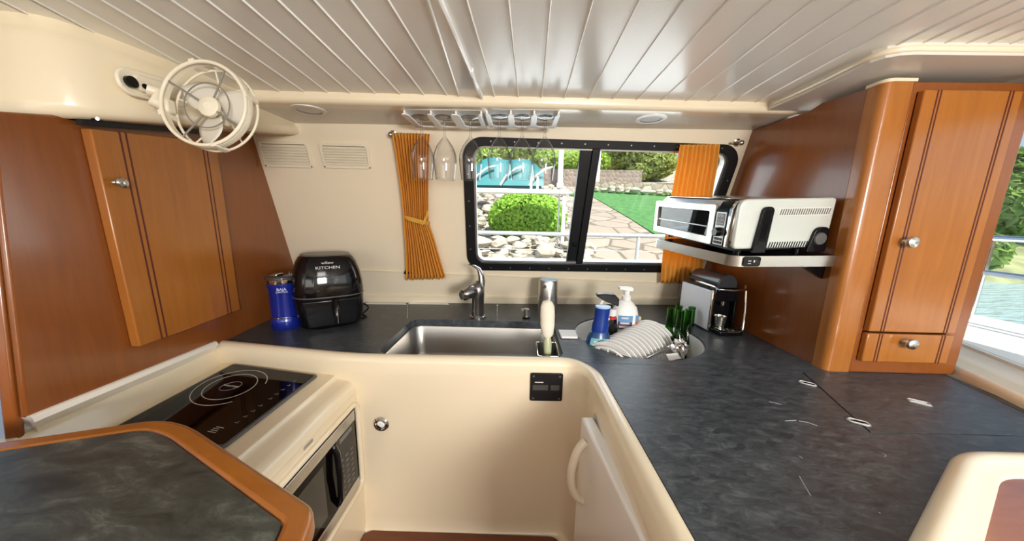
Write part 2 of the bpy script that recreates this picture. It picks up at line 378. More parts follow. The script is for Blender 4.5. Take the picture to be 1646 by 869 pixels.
# ================================================================ the setting
# ---- planked ceiling: one mesh, planks with sunk grooves between them
lines = [((57, 0), (330, 147)), ((110, 0), (372, 147)), ((165.4, 0), (411, 147)), ((220.5, 0), (451, 147)), ((277.3, 0), (489.5, 147)), ((334, 0), (527, 148)),
         ((391, 0), (565, 150)), ((448, 0), (604.8, 150)), ((506, 0), (642.8, 150)), ((565, 0), (681, 150.4)), ((624.6, 0), (718, 151)), ((686, 0), (757, 152)),
         ((750.6, 0), (794, 150)), ((817.5, 0), (833.3, 156.5)), ((885.2, 0), (870.6, 156.5)), ((952.7, 0), (907, 157)), ((1027, 0), (947, 157)),
         ((1098, 0), (986, 157)), ((1171.5, 0), (1025.5, 157)), ((1241.4, 0), (1064.8, 158.2)), ((1308.9, 0), (1106, 159)), ((1377.6, 0), (1143, 159)),
         ((1447.4, 0), (1180.5, 160)), ((1517.3, 0), (1219, 161)), ((1585, 0), (1258, 163))]
YN, YF = -1.7, 1.42
def cline(a, b):
    p, q = onceil(*a), onceil(*b); t = (q - p)
    f = lambda y: p + t * ((y - p.y) / t.y)
    return f(YN), f(YF)
cl = [cline(*l) for l in lines]
step = (cl[-1][0] - cl[-4][0]) / 3
for k in range(9): cl.append((cl[-1][0] + step, cl[-1][1] + step * 1.0))
for k in range(6): cl.insert(0, (cl[0][0] + (cl[0][0] - cl[1][0]), cl[0][1] + (cl[0][1] - cl[1][1])))
mb = MB(); g = .0022
def cz(p, d=0): return V((p.x, p.y, CT(p.x) + d))
for (a0, a1), (b0, b1) in zip(cl, cl[1:]):
    e = V((g, 0, 0)); u = .0016
    prof = [(0, .004), (0, .0), (0, 0)]
    mb.poly([cz(a0 + e), cz(b0 - e), cz(b1 - e), cz(a1 + e)])
    mb.poly([cz(b0 - e), cz(b0, -.0032), cz(b1, -.0032), cz(b1 - e)])
    mb.poly([cz(b0, -.0032), cz(b0 + e), cz(b1 + e), cz(b1, -.0032)])
struct(mb.build('ceiling', CEILM, smooth=False))
mb = MB(); mb.bx(-2.2, 2.2, -1.75, 1.6, 1.66, 1.70); struct(mb.build('roof', WHITE))
# joint cover strip across the planks
A0, A1, B0, B1 = onceil(668, -60, -.004), onceil(738, 153, -.004), onceil(682, -60, -.004), onceil(776, 158, -.004)
mb = MB(); mb.prism([A0, A1, B1, B0], (0, 0, .006)); mb.tube([B0 + V((0, 0, -.002)), B1 + V((0, 0, -.002))], .0065, 8); mb.tube([A0, A1], .003, 8)
struct(mb.build('trim_1', mat('strip_white', (.88, .87, .84), .12, coat=.5)))
mb = MB(); q0, q1 = onceil(758, 112, -.006), onceil(774, 156, -.006)
mb.tube([q0, (q0 + q1) / 2 + V((-.004, 0, -.002)), q1], .006, 8); struct(mb.build('trim_5', WHITE))

# ---- beam and dropped soffit above the window wall
bl, br = onsoff(380, 162.5), onsoff(1330, 183)
mb = MB(); dy = (br - bl)
def beamp(X): t = (X - bl.x) / dy.x; return bl.y + t * dy.y
rings = []
for X in (-1.25, -.5, 0, .5, 1.12):
    y = beamp(X); s0, c0 = SF(X), CT(X) + .03
    rings.append([V((X, y + .10, c0)), V((X, y - .006, c0)), V((X, y - .006, s0 + .016)), V((X, y - .003, s0 + .006)), V((X, y + .004, s0)), V((X, y + .012, s0 - .001)), V((X, y + .10, s0 + .001))])
mb.loft(rings); struct(mb.build('beam', CREAM, ang=50))
mb = MB(); mb.prism([V((X, y, SF(X))) for X, y in ((-1.3, beamp(-1.3) + .01), (1.12, beamp(1.12) + .01), (1.12, 1.62), (-1.3, 1.62))], (0, 0, .03)); struct(mb.build('soffit', SOFF, smooth=False))
# right: smooth dropped panel over the tall cabinet with a rounded bead edge
edge = [onceil(x, y, -.012) for x, y in ((1246, 165), (1290, 145), (1330, 126), (1370, 106), (1400, 91.5), (1425, 83), (1450, 78.5), (1472, 77), (1520, 77.5), (1646, 79), (1760, 82))]
mb = MB(); dn = -.022
pts = [V((p.x, p.y, CT(p.x) - .012)) for p in edge]
last = V((1.9, pts[-1].y + .02, CT(1.9) - .012)); pts.append(last)
poly = pts + [V((1.9, 1.5, CT(1.9) - .012)), V((.89, 1.5, CT(.89) - .012))]
mb.prism([p + V((0, 0, -.014)) for p in poly], (0, 0, .03)); struct(mb.build('soffit_side', SOFF, smooth=False))
mb = MB(); mb.tube([p + V((0, 0, -.001)) for p in pts], .007, 10); struct(mb.build('trim_2', CREAM))

# ---- moulded header on the left
zlow = lambda y: 1.353 + .19 * (y - .62)
plan = [(-1.5, .70), (-1.2, .70), (-1.07, .703), (-1.015, .713), (-.985, .735), (-.962, .775), (-.945, .86), (-.926, .95), (-.922, 1.1), (-.918, 1.25), (-.912, 1.41)]
rings = []
for i, (x, y) in enumerate(plan):
    a = V(plan[max(i - 1, 0)]); b = V(plan[min(i + 1, len(plan) - 1)]); d = (b - a).normalized(); n = V((d.y, -d.x))
    zl = zlow(y); P = lambda o, z: V((x + n.x * o, y + n.y * o, z))
    rings.append([P(-.30, 1.63), P(-.012, 1.63), P(-.012, CT(x) - .02), P(-.006, CT(x) - .028), P(0, CT(x) - .05), P(.004, zl + .03), P(.002, zl + .012), P(-.006, zl + .003), P(-.018, zl), P(-.30, zl + .004)])
mb = MB(); mb.loft(rings); struct(mb.build('header', CREAM, ang=60))
# thin black strip that stands in for the band of shade under the header
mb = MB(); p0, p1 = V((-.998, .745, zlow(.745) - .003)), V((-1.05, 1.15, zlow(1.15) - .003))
mb.prism([p0, p1, p1 + V((0, 0, -.012)), p0 + V((0, 0, -.012))], (.012, .002, 0)); struct(mb.build('header_shade_strip', BLACKF))
mb = MB(); mb.bx(-1.5, -1.13, .82, 1.35, 1.36, 1.60); struct(mb.build('header_core', BLACKF))
mb = MB(); q = ox(148, 189, -.985); mb.cyl(q, q + V((.012, 0, -.002)), .004, n=10); struct(mb.build('trim_6', CHROME))

# ---- window wall
X0, X1, ZB, ZT, RR = -.264, .962, .917, 1.512, .085
ho = (.0, .0)
F0 = frame(WP(0, .72), WE1, WE2); iF = F0.inverted()
def wl(X, Z): q = iF @ WP(X, Z); return (q.x, q.y)
a = wl(X0, ZB); b = wl(X1, ZT); U0, V0, U1, V1 = a[0], a[1], b[0], b[1]
V1 = iF @ WP(.3, ZT); V1 = V1.y; V0 = (iF @ WP(.3, ZB)).y
outer = [wl(-1.5, .5), wl(1.15, .5), wl(1.15, 1.66), wl(-1.5, 1.66)]
hole = rrect(U0 + .012, V0 + .012, U1 - .012, V1 - .012, RR - .01, 8)
struct(MB().holes(outer, [hole], F0.to_translation(), WE1, WE2, -.03).build('wall_back', WALLC, weld=True))
# raised batten under the window and the light strip at the worktop
mb = MB(); p, q = onW(470, 431), onW(1120, 458)
mb.prism([p, p + WE2 * .012, p + WE2 * .010 + WN * .006, p + WE2 * .001 + WN * .006], q - p); struct(mb.build('trim_4', CREAM))
mb = MB(); p, q = onW(470, 473.5, .001), onW(1105, 479.5, .001)
mb.prism([p, p + WE2 * .010, p + WE2 * .008 + WN * .008, p + WN * .010], q - p); struct(mb.build('baseboard_back', CREAM))

# ---- window: black frame, centre bar, two panes, latch
win = tag(bpy.data.objects.new('window_1', None), 'black framed sliding galley window between the mustard curtains', 'window'); COL.objects.link(win); win['kind'] = 'structure'
win.location = F0 @ V(((U0 + U1) / 2, V0, 0))
fo = rrect(U0, V0, U1, V1, RR, 10); T = .045
fi = rrect(U0 + T, V0 + T, U1 - T, V1 - T * .75, RR - .035, 10)
fr = MB().holes(fo, [fi], F0 @ V((0, 0, -.006)), WE1, WE2, .018).build('frame', BLACKF, win, bevel=.003, weld=True)
fi2 = rrect(U0 + T + .009, V0 + T + .008, U1 - T - .009, V1 - T * .75 - .008, RR - .042, 10)
fi1 = rrect(U0 + T - .003, V0 + T - .003, U1 - T + .003, V1 - T * .75 + .003, RR - .035, 10)
MB().holes(fi1, [fi2], F0 @ V((0, 0, -.035)), WE1, WE2, .034).build('inner_track', ALU, fr, weld=True)
ud = (iF @ onW(946, 300)).x; ud0 = (iF @ onW(931, 300)).x
mb = MB(F0); mb.bx(ud - .006, ud + .028, V0 + T * .6, V1 - T * .5, -.03, .006); mb.build('centre_bar', BLACKF, win, bevel=.003)
mb = MB(F0); mb.bx(ud0 - .012, ud - .004, V0 + T * .8, V1 - T * .6, -.03, -.006); mb.build('sash_stile', BLACKF, win, bevel=.003)
mb = MB(F0); mb.bx(U0 + T - .002, ud, V0 + T - .002, V1 - T * .75 + .002, -.024, -.020); mb.build('pane', WGLASS, win)
mb = MB(F0); mb.bx(ud + .01, U1 - T + .002, V0 + T - .002, V1 - T * .75 + .002, -.016, -.012); mb.build('pane', WGLASS, win)
q = iF @ onW(924, 392); mb = MB(F0); mb.bx(q.x - .010, q.x + .006, q.y - .008, q.y + .008, -.012, .012); mb.cyl((q.x - .004, q.y, .01), (q.x - .004, q.y, .018), .007, n=14); mb.build('latch', BLACK, win, bevel=.002)
mb = MB(F0)
for k in range(11):
    for vv in (V0 + .018, V1 - .015): mb.cyl((U0 + .12 + k * .1, vv, .011), (U0 + .12 + k * .1, vv, .0135), .0032, n=8)
for k in range(4):
    for uu in (U0 + .02, U1 - .02): mb.cyl((uu, V0 + .12 + k * .12, .011), (uu, V0 + .12 + k * .12, .0135), .0032, n=8)
mb.build('frame_screws', ALU, fr)

# ---- sole and the low wood step board
mb = MB(); mb.bx(-1.7, 1.9, -1.75, 1.3, ZF - .03, ZF); struct(mb.build('floor', WFLOOR))
hb = [oz(x, y, ZF + .02) for x, y in ((588, 851), (897, 860))]
x0, x1, y1 = hb[0].x, hb[1].x, (hb[0].y + hb[1].y) / 2
t = thing('floor_board', 'dark teak step board lying on the sole between the galley units', 'floor board', ((x0 + x1) / 2, y1 - .3, ZF))
mb = MB(); mb.prism([V((p[0], p[1], ZF)) for p in rrect(x0, y1 - .75, x1, y1, .035)], (0, 0, .02)); mb.build('board', WFLOOR, t, bevel=.003)
mb = MB()
o = rrect(x0 - .006, y1 - .756, x1 + .006, y1 + .006, .038); mb.prism([V((p[0], p[1], ZF)) for p in o], (0, 0, .012)); mb.build('rubber_edge', BLACK, t)

# ---- walls out of the frame that close the cabin: aft bulkhead with window openings, left side, right side
struct(MB().holes([(-2, 0), (2, 0), (2, 1.66), (-2, 1.66)], [rrect(-1.5, .95, -.1, 1.5, .08), rrect(.1, .95, 1.5, 1.5, .08)], (0, -1.75, 0), (1, 0, 0), (0, 0, 1), .04).build('wall_aft', CREAM, weld=True))

# ---- left wood bulkhead with the cupboard door
LN = V((-.99, -.141, 0)).normalized(); LP = V((-1.092, 1.299, .72)); LIN = -LN
def onL(x, y, off=0): return pl(x, y, LN, LP + LIN * off)
LE = V((LN.y, -LN.x, 0))                       # along the panel
if LE.y < 0: LE = -LE
lf = frame(onL(42, 672), LE, (0, 0, 1)); sgn = 1 if (lf.to_3x3() @ V((0, 0, 1))).dot(LIN) > 0 else -1
cup = thing('wall_cupboard', 'cherry wood cupboard in the left bulkhead under the fan, with a plain grooved door', 'cupboard', loc=onL(42, 672))
pp = [onL(42, 672), onL(0, 321), onL(-16, 165), onL(200, 180), onL(405, 200)]
zb = [onL(405, 205), onL(425, 517)]
base2 = onL(425, 517); base2 = V((base2.x, base2.y, ZC - .02)); far = base2 + LE * .5
panel = [onL(42, 672), onL(0, 321), onL(-14, 178), onL(140, 188), onL(269, 199), onL(405, 212), onL(450, 216), V((far.x, far.y, 1.5)), V((far.x, far.y, ZC - .02)), base2]
def toL(p, off=0): return p - LIN * ((p - LP).dot(LIN) - off)
mb = MB(); mb.prism([toL(p) for p in panel], LN * .012); mb.build('front_panel', WPAN, cup, bevel=.005, seg=3)
d4 = [onL(218, 557, .012), onL(382, 498, .012), onL(343, 228, .012), onL(137, 206, .012)]
door = MB().prism([toL(p, 0) for p in d4], LIN * .022).build('door', WDOOR, cup, bevel=.003)
def q4(f, s, off=.0235): return toL(d4[0] + (d4[1] - d4[0]) * f + ((d4[3] - d4[0]) + ((d4[2] - d4[3]) - (d4[1] - d4[0])) * f) * s, off)
mb = MB()
for f in (.165, .205, .835, .875):
    mb.prism([q4(f - .006, .0, .0205), q4(f + .006, .0, .0205), q4(f + .006, 1., .0205), q4(f - .006, 1., .0205)], LIN * .002)
mb.build('grooves', GROOVE, door)
knob_at(toL(onL(184, 293, .022), .0222), LIN, .0135, door)
# wood post at the near end of the bulkhead and the white ledge beside it
e0, e1 = onL(41, 672), onL(-1, 321); ed = (e0 - e1); e0 = e0 + ed * .22; e1 = onL(-13, 184); e0, e1 = toL(e0, -.014), toL(e1, -.014)
mb = MB(); mb.loft([[p + V((0, -.002, 0)), p + LN * .020 + V((0, -.006, 0)), p + LN * .024 + V((0, .012, 0)), p + LN * .004 + V((0, .012, 0))] for p in (e0, e1)]); struct(mb.build('trim_7', WFRAME, bevel=.004))
mb = MB(); mb.bx(-1.5, -1.45, -1.75, .7, 0, .35); mb.bx(-1.5, -1.45, -1.75, .7, 1.42, 1.66); mb.bx(-1.5, -1.45, -1.75, -.9, .3, 1.5); struct(mb.build('wall_left', CREAM))

# ================================================================ base unit (moulded, cream) and worktops
PATH = [oz(352, 548, ZC), oz(572, 570, ZC), oz(905, 576, ZC), oz(955, 590, ZC), oz(1107, 869, ZC)]
PATH = [V((p.x, p.y, ZC)) for p in PATH]
ext = PATH[4] + (PATH[4] - PATH[3]).normalized() * .40
path = fillet([PATH[0], PATH[1], PATH[2] + V((.035, 0, 0)), PATH[3] + V((.003, -.03, 0)), ext], [.02, .12, .05, .05, 0], 6, False)
def offs(path, o):
    out = []
    for i, p in enumerate(path):
        a = path[max(i - 1, 0)]; b = path[min(i + 1, len(path) - 1)]; d = (b - a).normalized(); n = V((d.y, -d.x, 0))
        if 0 < i < len(path) - 1:
            d1 = (p - a).normalized(); k = max(.5, V((d1.y, -d1.x, 0)).dot(n))
        else: k = 1
        out.append(p + n * (o / k))
    return out
unit = thing('base_unit', 'cream moulded galley base unit carrying the dark worktops, cooktop and fridge', 'base unit', (0, 1.0, ZF))
prof = [(-.012, -.012), (-.006, .003), (0, .005), (.010, .0055), (.019, .002), (.025, -.006), (.028, -.018), (.030, -.05)]
rows = []
for o, z in prof: rows.append([V((p.x, p.y, ZC + z)) for p in offs(path, o)])
mb = MB(); mb.loft(list(map(list, zip(*rows))), False, False, False); mb.build('edge_rim', CREAM, unit, ang=60)
low = offs(path, .030); lo2 = offs(path, .031)
i0 = 0
mb = MB(); rows = [[V((p.x, p.y, ZC - .05)) for p in low], [V((p.x, p.y, .12)) for p in lo2], [V((p.x, p.y, .085)) for p in offs(path, .034)], [V((p.x, p.y, .06)) for p in offs(path, .046)], [V((p.x, p.y, ZF + .001)) for p in offs(path, .07)]]
mb.loft(list(map(list, zip(*rows))), False, False, False); mb.build('front_panel', CREAM, unit, ang=60)
# cooktop deck and left unit
DZ, LX = .655, -.53
mb = MB()
sec = [(-1.12, .70), (-1.10, .722), (-1.075, .722), (-1.062, .705), (-1.055, DZ + .012), (-1.045, DZ), (LX - .075, DZ), (LX - .07, DZ - .001), (LX - .066, DZ - .010), (LX - .058, DZ - .014), (LX - .03, DZ - .016), (LX - .012, DZ - .022), (LX - .003, DZ - .034), (LX, DZ - .06)]
l0, l1 = onL(42, 672), onL(355, 545)
def secpt(x, z, y):
    k = max(0, min(1, (-x - .75) / .3)); sh = ((y - 1.06) * -.142) * k
    return V((x + sh, y, z))
rings = [[secpt(x, z, y) for x, z in sec] for y in (.37, .45, .7, .9, 1.06, 1.12)]
mb.loft(rings, False, False, False); mb.build('cooktop_deck', CREAM, unit, ang=50)
mb = MB(); mb.bx(-1.1, LX - .1, .38, 1.05, .58, .6); mb.build('deck_support', CREAM, unit)
# white back ledge against the wood bulkhead
mb = MB(); a, b = onL(30, 678), onL(425, 517)
c0, c1 = oz(78, 705, DZ), oz(330, 586, DZ)
def lx(p, o, dz): return V((p.x + o, p.y, p.z + dz))
mb.loft([[lx(p, -.012, .002), lx(p, .002, .003), lx(p, .009, 0), lx(p, .013, -.010), V((q.x, q.y, DZ + .006)), V((q.x + .012, q.y, DZ - .002))] for p, q in ((onL(44, 671), oz(60, 716, DZ)), (onL(60, 664), oz(104, 692, DZ)), (onL(190, 612), (c0 + c1) / 2), (onL(345, 549), c1))], False, False, False)
mb.poly([onL(44, 671) + V((-.012, 0, .002)), onL(44, 671) + V((.002, 0, .003)), onL(44, 671) + V((.013, 0, -.010)), oz(60, 716, DZ) + V((.012, 0, -.002)), oz(60, 716, DZ) + V((-.06, 0, 0))])
mb.build('back_ledge', mat('ledge_cream', (.84, .80, .71), .25, coat=.2), unit, ang=60)
# left face with the microwave recess
RY0, RY1, RZ0, RZ1 = .40, .955, .262, .568
mb = MB()
mb.holes([(.37, ZF), (.995, ZF), (.995, DZ - .05), (.37, DZ - .05)], [rrect(RY0, RZ0, RY1, RZ1, .03)], (LX, 0, 0), (0, 1, 0), (0, 0, 1), -.012)
mb.build('side_panel', CREAM, unit, weld=True)
mb = MB(); rr1 = rrect(RY0 - .004, RZ0 - .004, RY1 + .004, RZ1 + .004, .034); rr0 = rrect(RY0, RZ0, RY1, RZ1, .03)
mb.tube([V((LX + .002, p[0], p[1])) for p in rr1], .009, 10, True)
mb.loft([[V((LX, p[0], p[1])) for p in rr0], [V((LX - .10, p[0], p[1])) for p in rr0]], True, False, False)
mb.build('recess_surround', CREAM, unit, ang=60)

# ---- microwave
mw = thing('microwave_oven', 'steel and black microwave built into the cream unit under the cooktop', 'microwave', (LX - .2, .68, RZ0))
mb = MB(); mb.bx(LX - .33, LX - .012, RY0 + .008, RY1 - .012, RZ0 + .002, RZ1 - .004); mb.build('body', BLACK, mw)
mx = LX - .010
mb = MB(); mb.bx(mx, mx + .012, RY0 + .008, RY1 - .014, RZ1 - .052, RZ1 - .016); mb.bx(mx, mx + .012, RY0 + .008, RY1 - .014, RZ0 + .004, RZ0 + .04); mb.build('steel_trim', STEEL, mw, bevel=.002)
mb = MB(); mb.cyl((mx + .012, RY0 + .01, RZ1 - .047), (mx + .012, RY1 - .125, RZ1 - .047), .002, n=8); mb.build('trim_line', CHROME, mw)
dr = MB().bx(mx, mx + .010, RY0 + .008, RY1 - .125, RZ0 + .041, RZ1 - .049).build('door', DARKGL, mw, bevel=.002)
mb = MB(); mb.bx(mx + .0098, mx + .0106, RY0 + .04, RY1 - .19, RZ0 + .065, RZ1 - .075); mb.build('window', mat('mw_window', (.022, .022, .020), .12), dr)
mb = MB(); mb.tube([(mx + .008, RY1 - .135, RZ1 - .055), (mx + .022, RY1 - .14, RZ1 - .08), (mx + .026, RY1 - .142, (RZ0 + RZ1) / 2), (mx + .022, RY1 - .14, RZ0 + .075), (mx + .008, RY1 - .135, RZ0 + .05)], .009, 10); mb.build('handle', BLACKG, dr)
cp = MB().bx(mx, mx + .010, RY1 - .123, RY1 - .014, RZ0 + .041, RZ1 - .049).build('control_panel', BLACKG, mw, bevel=.002)
mb = MB()
for r_ in range(7):
    for c_ in range(3): mb.bx(mx + .010, mx + .0104, RY1 - .108 + c_ * .028, RY1 - .094 + c_ * .028, RZ0 + .055 + r_ * .019, RZ0 + .060 + r_ * .019)
mb.bx(mx + .010, mx + .0104, RY1 - .105, RY1 - .035, RZ1 - .075, RZ1 - .06); mb.build('keypad_print', DIM, cp)
# small label plate and screw above the microwave
t = tag(MB().prism([V((LX + .0008, y, z)) for y, z in ((.70, .592), (.735, .592), (.735, .600), (.70, .600))], (.0012, 0, 0)).build('name_plate', ALU), 'tiny metal name plate on the cream face above the microwave', 'name plate')

# ---- induction cooktop
ck = [oz(375, 582, DZ + .010), oz(512, 600, DZ + .010), oz(357, 718, DZ + .010), oz(170, 690, DZ + .010)]
cc = sum(ck, V()) / 4
ct = thing('induction_cooktop', 'black glass induction cooktop with one ringed burner', 'cooktop', (cc.x, cc.y, DZ))
for p in ck: p.z = DZ
mb = MB(); mb.prism(fillet([c + (c - cc).normalized() * .0 for c in ck], .015), (0, 0, .007)); mb.build('bezel', DARKG, ct, bevel=.003)
ins = [cc + (p - cc) * .945 for p in ck]
mb = MB(); mb.prism([V((p.x, p.y, DZ + .006)) for p in fillet(ins, .008)], (0, 0, .0022)); gl = mb.build('glass', DARKGL, ct)
bc = oz(371, 620, DZ + .0085)
eu = (ck[1] - ck[0]).normalized(); ev = (ck[0] - ck[3]).normalized()
def arc(r, a0, a1, wd, z, n=60):
    o = [];
    for k in range(n):
        t0, t1 = R(a0 + (a1 - a0) * k / n), R(a0 + (a1 - a0) * (k + 1) / n)
        o.append([bc + eu * (math.cos(t) * rr) + ev * (math.sin(t) * rr) for t, rr in ((t0, r), (t1, r), (t1, r + wd), (t0, r + wd))])
    return o
mb = MB()
for q in arc(.0715, 0, 360, .0022, 0) + arc(.099, 22, 318, .0022, 0): mb.prism([V((p.x, p.y, DZ + .0080)) for p in q], (0, 0, .0006))
mb.build('burner_rings', PRINT, gl)
mb = MB(frame(V((bc.x, bc.y, DZ + .0083)), eu, ev))
mb.text('INDUCTION', .010, Matrix(), .0003); mb.ring((0, 0, 0), (0, 0, 1), .026, .0005, 32, 4)
mb.build('burner_mark', PRINT, gl)
q = oz(347, 690, DZ + .0085); mb = MB(frame(V((q.x, q.y, DZ + .0083)), eu, ev))
for k in range(4): mb.bx(-.012 + .002 * (k % 2), .012 - .003 * (k % 3), -.010 + k * .006, -.0085 + k * .006, 0, .0004)
mb.build('warning_mark', PRINT, gl)
mb = MB()
for k in range(9):
    f = .22 + k * .075 + (.03 if k > 3 else 0); p = ins[2] + (ins[1] - ins[2]) * f - eu * .035
    mb.M = frame(V((p.x, p.y, DZ + .0083)), eu, ev); mb.bx(-.006, .006, -.004, -.002, 0, .0004); mb.bx(-.003, .003, .001, .003, 0, .0004)
mb.M = Matrix(); mb.build('touch_print', DIM, gl)
# black deck filler cap
q = oz(337, 584, DZ); t = thing('deck_vent', 'small black domed vent on the cream deck behind the cooktop', 'vent', (q.x, q.y, DZ))
MB().lathe([(.0, 0), (.019, 0), (.019, .005), (.015, .009), (.0, .010)], (q.x, q.y, DZ)).build('base', BLACK, t)
mb = MB(Matrix.Translation((q.x, q.y, DZ + .014)) @ Matrix.Rotation(.5, 4, 'Z')); mb.ball((0, 0, 0), .012, (1.2, .45, .7)); mb.build('grip', BLACKG, t)

# ---- worktops
sk0 = [oz(650, 515, ZC), oz(890, 517, ZC), oz(905, 571.5, ZC), oz(605, 569, ZC)]
SX0, SX1, SY0, SY1 = -.478, .160, 1.004, 1.395
HC, HR = V((.485, 1.262)), .246
LID = [oz(1318, 604, ZC), oz(1398, 693, ZC), oz(1646, 696, ZC)]
SEAMY = .982
wp = offs(path, -.010)
front = [p for p in wp if p.y > SEAMY and p.x < .26]
lbase = base2
wt_out = [(p.x, p.y) for p in front] + [(front[-1].x + .01, SEAMY), (1.06, SEAMY), (1.06, 1.782), (-1.25, 1.627), (-1.135, 1.60), (lbase.x + .004, lbase.y), ((front[0].x - .02), front[0].y + .0)]
circ = [(HC.x + HR * math.cos(2 * math.pi * k / 64), HC.y + HR * math.sin(2 * math.pi * k / 64)) for k in range(64)]
w1 = MB().holes(wt_out, [rrect(SX0, SY0, SX1, SY1, .055, 8), circ], (0, 0, ZC - .03), (1, 0, 0), (0, 1, 0), .03).build('sink_worktop', SLATE, weld=True)
tag(w1, 'dark slate worktop along the window wall with the two sink cut-outs', 'worktop')
LX0, LY0, LY1 = .80, .662, .955
lidp = [(LID[0].x - .03, LY1), (LID[1].x, LY0), (1.245, LY0 + .006), (1.335, LY1)]
sideB = [p for p in wp if p.y < SEAMY - .003 and p.x > .1]
w2_out = [(sideB[0].x, SEAMY - .0026)] + [(p.x, p.y) for p in sideB] + [(1.30, sideB[-1].y), (1.285, .60), (1.345, .95), (1.352, SEAMY - .0026)]
gp = .0022
lidh = [(lidp[0][0] - gp * 2, lidp[0][1] + gp), (lidp[1][0] - gp * 2, lidp[1][1] - gp), (1.248, lidp[2][1] - gp), (1.338, lidp[3][1] + gp)]
w2 = MB().holes(w2_out, [lidh], (0, 0, ZC - .03), (1, 0, 0), (0, 1, 0), .03).build('side_worktop', SLATE, weld=True)
tag(w2, 'wide dark slate worktop on the right, scuffed, above the white fridge', 'worktop')
ld = MB().prism([V((x, y, ZC - .03)) for x, y in lidp], (0, 0, .0304)).build('worktop_lid', SLATE, bevel=.0006)
tag(ld, 'flush dark lid let into the right worktop before the tall cabinet', 'lid')
# flush lift rings
def lift(px, py, label, rz, rect=False):
    q = oz(px, py, ZC); z0 = ZC + .0006
    t = thing('lift_ring', label, 'lift ring', (q.x, q.y, z0), rz, 'flush lift rings on the right worktop'); LS = Matrix.Diagonal((.62, .62, 1, 1))
    mb = MB(LS)
    o = rrect(-.034, -.018, .034, .018, .004 if rect else .017, 6)
    mb.prism([V((p[0], p[1], 0)) for p in o], (0, 0, .0016)); mb.build('plate', ALU, t, local=True, bevel=.0004)
    mb = MB(LS); o = rrect(-.029, -.0135, .029, .0135, .003 if rect else .013, 6)
    mb.tube([V((p[0], p[1], .0022)) for p in o], .0014, 6, True); mb.build('ring', PRINT, t, local=True)
    mb = MB(LS); mb.bx(-.022, .012, -.004, .0, .0016, .0028); mb.bx(-.012, .022, .003, .007, .0016, .0028)
    if rect: mb.bx(-.02, -.008, -.010, -.007, .0016, .0028)
    mb.build('latch', PRINT if rect else BLACK, t, local=True)
lift(1298, 617, 'flush metal lift ring nearest the foot of the tall cabinet', R(-38))
lift(1380, 679, 'oval metal lift ring at the front corner of the worktop lid', R(-32))
lift(1477, 647, 'rectangular metal lift plate in the middle of the worktop lid', R(-36), True)

# white strips and the joint at the back left of the worktop
for (x0, x1) in ((588, 653.5), (656.5, 722)):
    a, b = oz(x0, 488.2, ZC), oz(x1, 489.2, ZC); mb = MB(); mb.prism([a + V((0, 0, -.0005)), b + V((0, 0, -.0005)), b + V((-.016, .026, -.0005)), a + V((0, .026, -.0005))], (0, 0, .0025)); mb.build('white_strip', WHITE, w1)
a, b = oz(655, 489, ZC), oz(654.5, 511, ZC); mb = MB(); mb.tube([V((a.x, a.y, ZC)), V((b.x, b.y, ZC))], .0012, 6); mb.build('joint_strip', STEEL, w1)
# scuffs on the right worktop
mb = MB(); SCR = mat('scuff', (.30, .31, .31), .6)
for pts in (((1236, 645), (1245, 647), (1256, 650)), ((1284, 676), (1300, 679), (1314, 684)), ((1285, 765), (1292, 778), (1303, 796)), ((1418, 728), (1424, 731), (1422, 734)), ((1262, 676), (1280, 675)), ((1285, 733), (1290, 736)), ((1412, 823), (1416, 825))):
    mb.tube([oz(x, y, ZC + .0001) for x, y in pts], .0009, 5)
mb.build('scuffs', SCR, w2)['kind'] = 'stuff'
mb = MB(); STN = mat('stain', (.026, .030, .034), .42)
for cx_, cy_, r_ in ((1160, 692, 11), (1190, 718, 9), (1082, 703, 9), (1265, 700, 10), (1240, 712, 7), (1148, 765, 7), (1118, 770, 6)):
    n_ = 22; f1, f2 = random.uniform(0, 6), random.uniform(0, 6)
    mb.poly([oz(cx_ + r_ * 1.1 * (1 + .25 * math.sin(2 * a_ + f1) + .18 * math.sin(3 * a_ + f2) + .1 * math.sin(7 * a_)) * math.cos(a_), cy_ + r_ * .5 * (1 + .25 * math.sin(2 * a_ + f1) + .18 * math.sin(3 * a_ + f2)) * math.sin(a_), ZC + .0003) for a_ in [2 * math.pi * k / n_ for k in range(n_)]])
mb.build('stains', STN, w2)['kind'] = 'stuff'
# ---- fridge in the right-hand face of the well
f0, f1 = V((.180, .800, .645)), V((.224, .40, .645)); fd = (f1 - f0).normalized(); fn = V((fd.y, -fd.x, 0))
if fn.x > 0: fn = -fn
FRM = frame(V((f0.x, f0.y, 0)), fd, (0, 0, 1)); sg = 1 if (FRM.to_3x3() @ V((0, 0, 1))).dot(fn) > 0 else -1
fridge = thing('fridge', 'white fridge under the right worktop with a curved ivory door handle', 'fridge', (f0.x, f0.y, ZF))
mb = MB(); mb.prism([f0 + V((0, 0, ZF + .04 - .645)), f1 + fd * .25 + V((0, 0, ZF + .04 - .645)), f1 + fd * .25, f0], -fn * .034)
dr = mb.build('door', FRIDGE, fridge, bevel=.006, seg=3)
mb = MB(); a = f0 - fn * .036 + V((0, 0, -.02)); b = f1 + fd * .25 - fn * .036 + V((0, 0, -.02))
mb.prism([a + V((0, 0, .028)), b + V((0, 0, .028)), b + V((0, 0, -.5)), a + V((0, 0, -.5))], -fn * .012); mb.build('gasket', mat('gasket_grey', (.42, .42, .40), .5), fridge)
hp = lambda t: f0 + fd * (.055 + .012 * math.sin(t * math.pi)) + V((0, 0, -.035 - .175 * t)) + fn * (.002 + .038 * math.sin(math.pi * t) ** .6)
mb = MB(); mb.tube([hp(t / 14) for t in range(15)], [.012] + [.0105] * 13 + [.012], 10); mb.build('handle', IVORY, dr, ang=60)
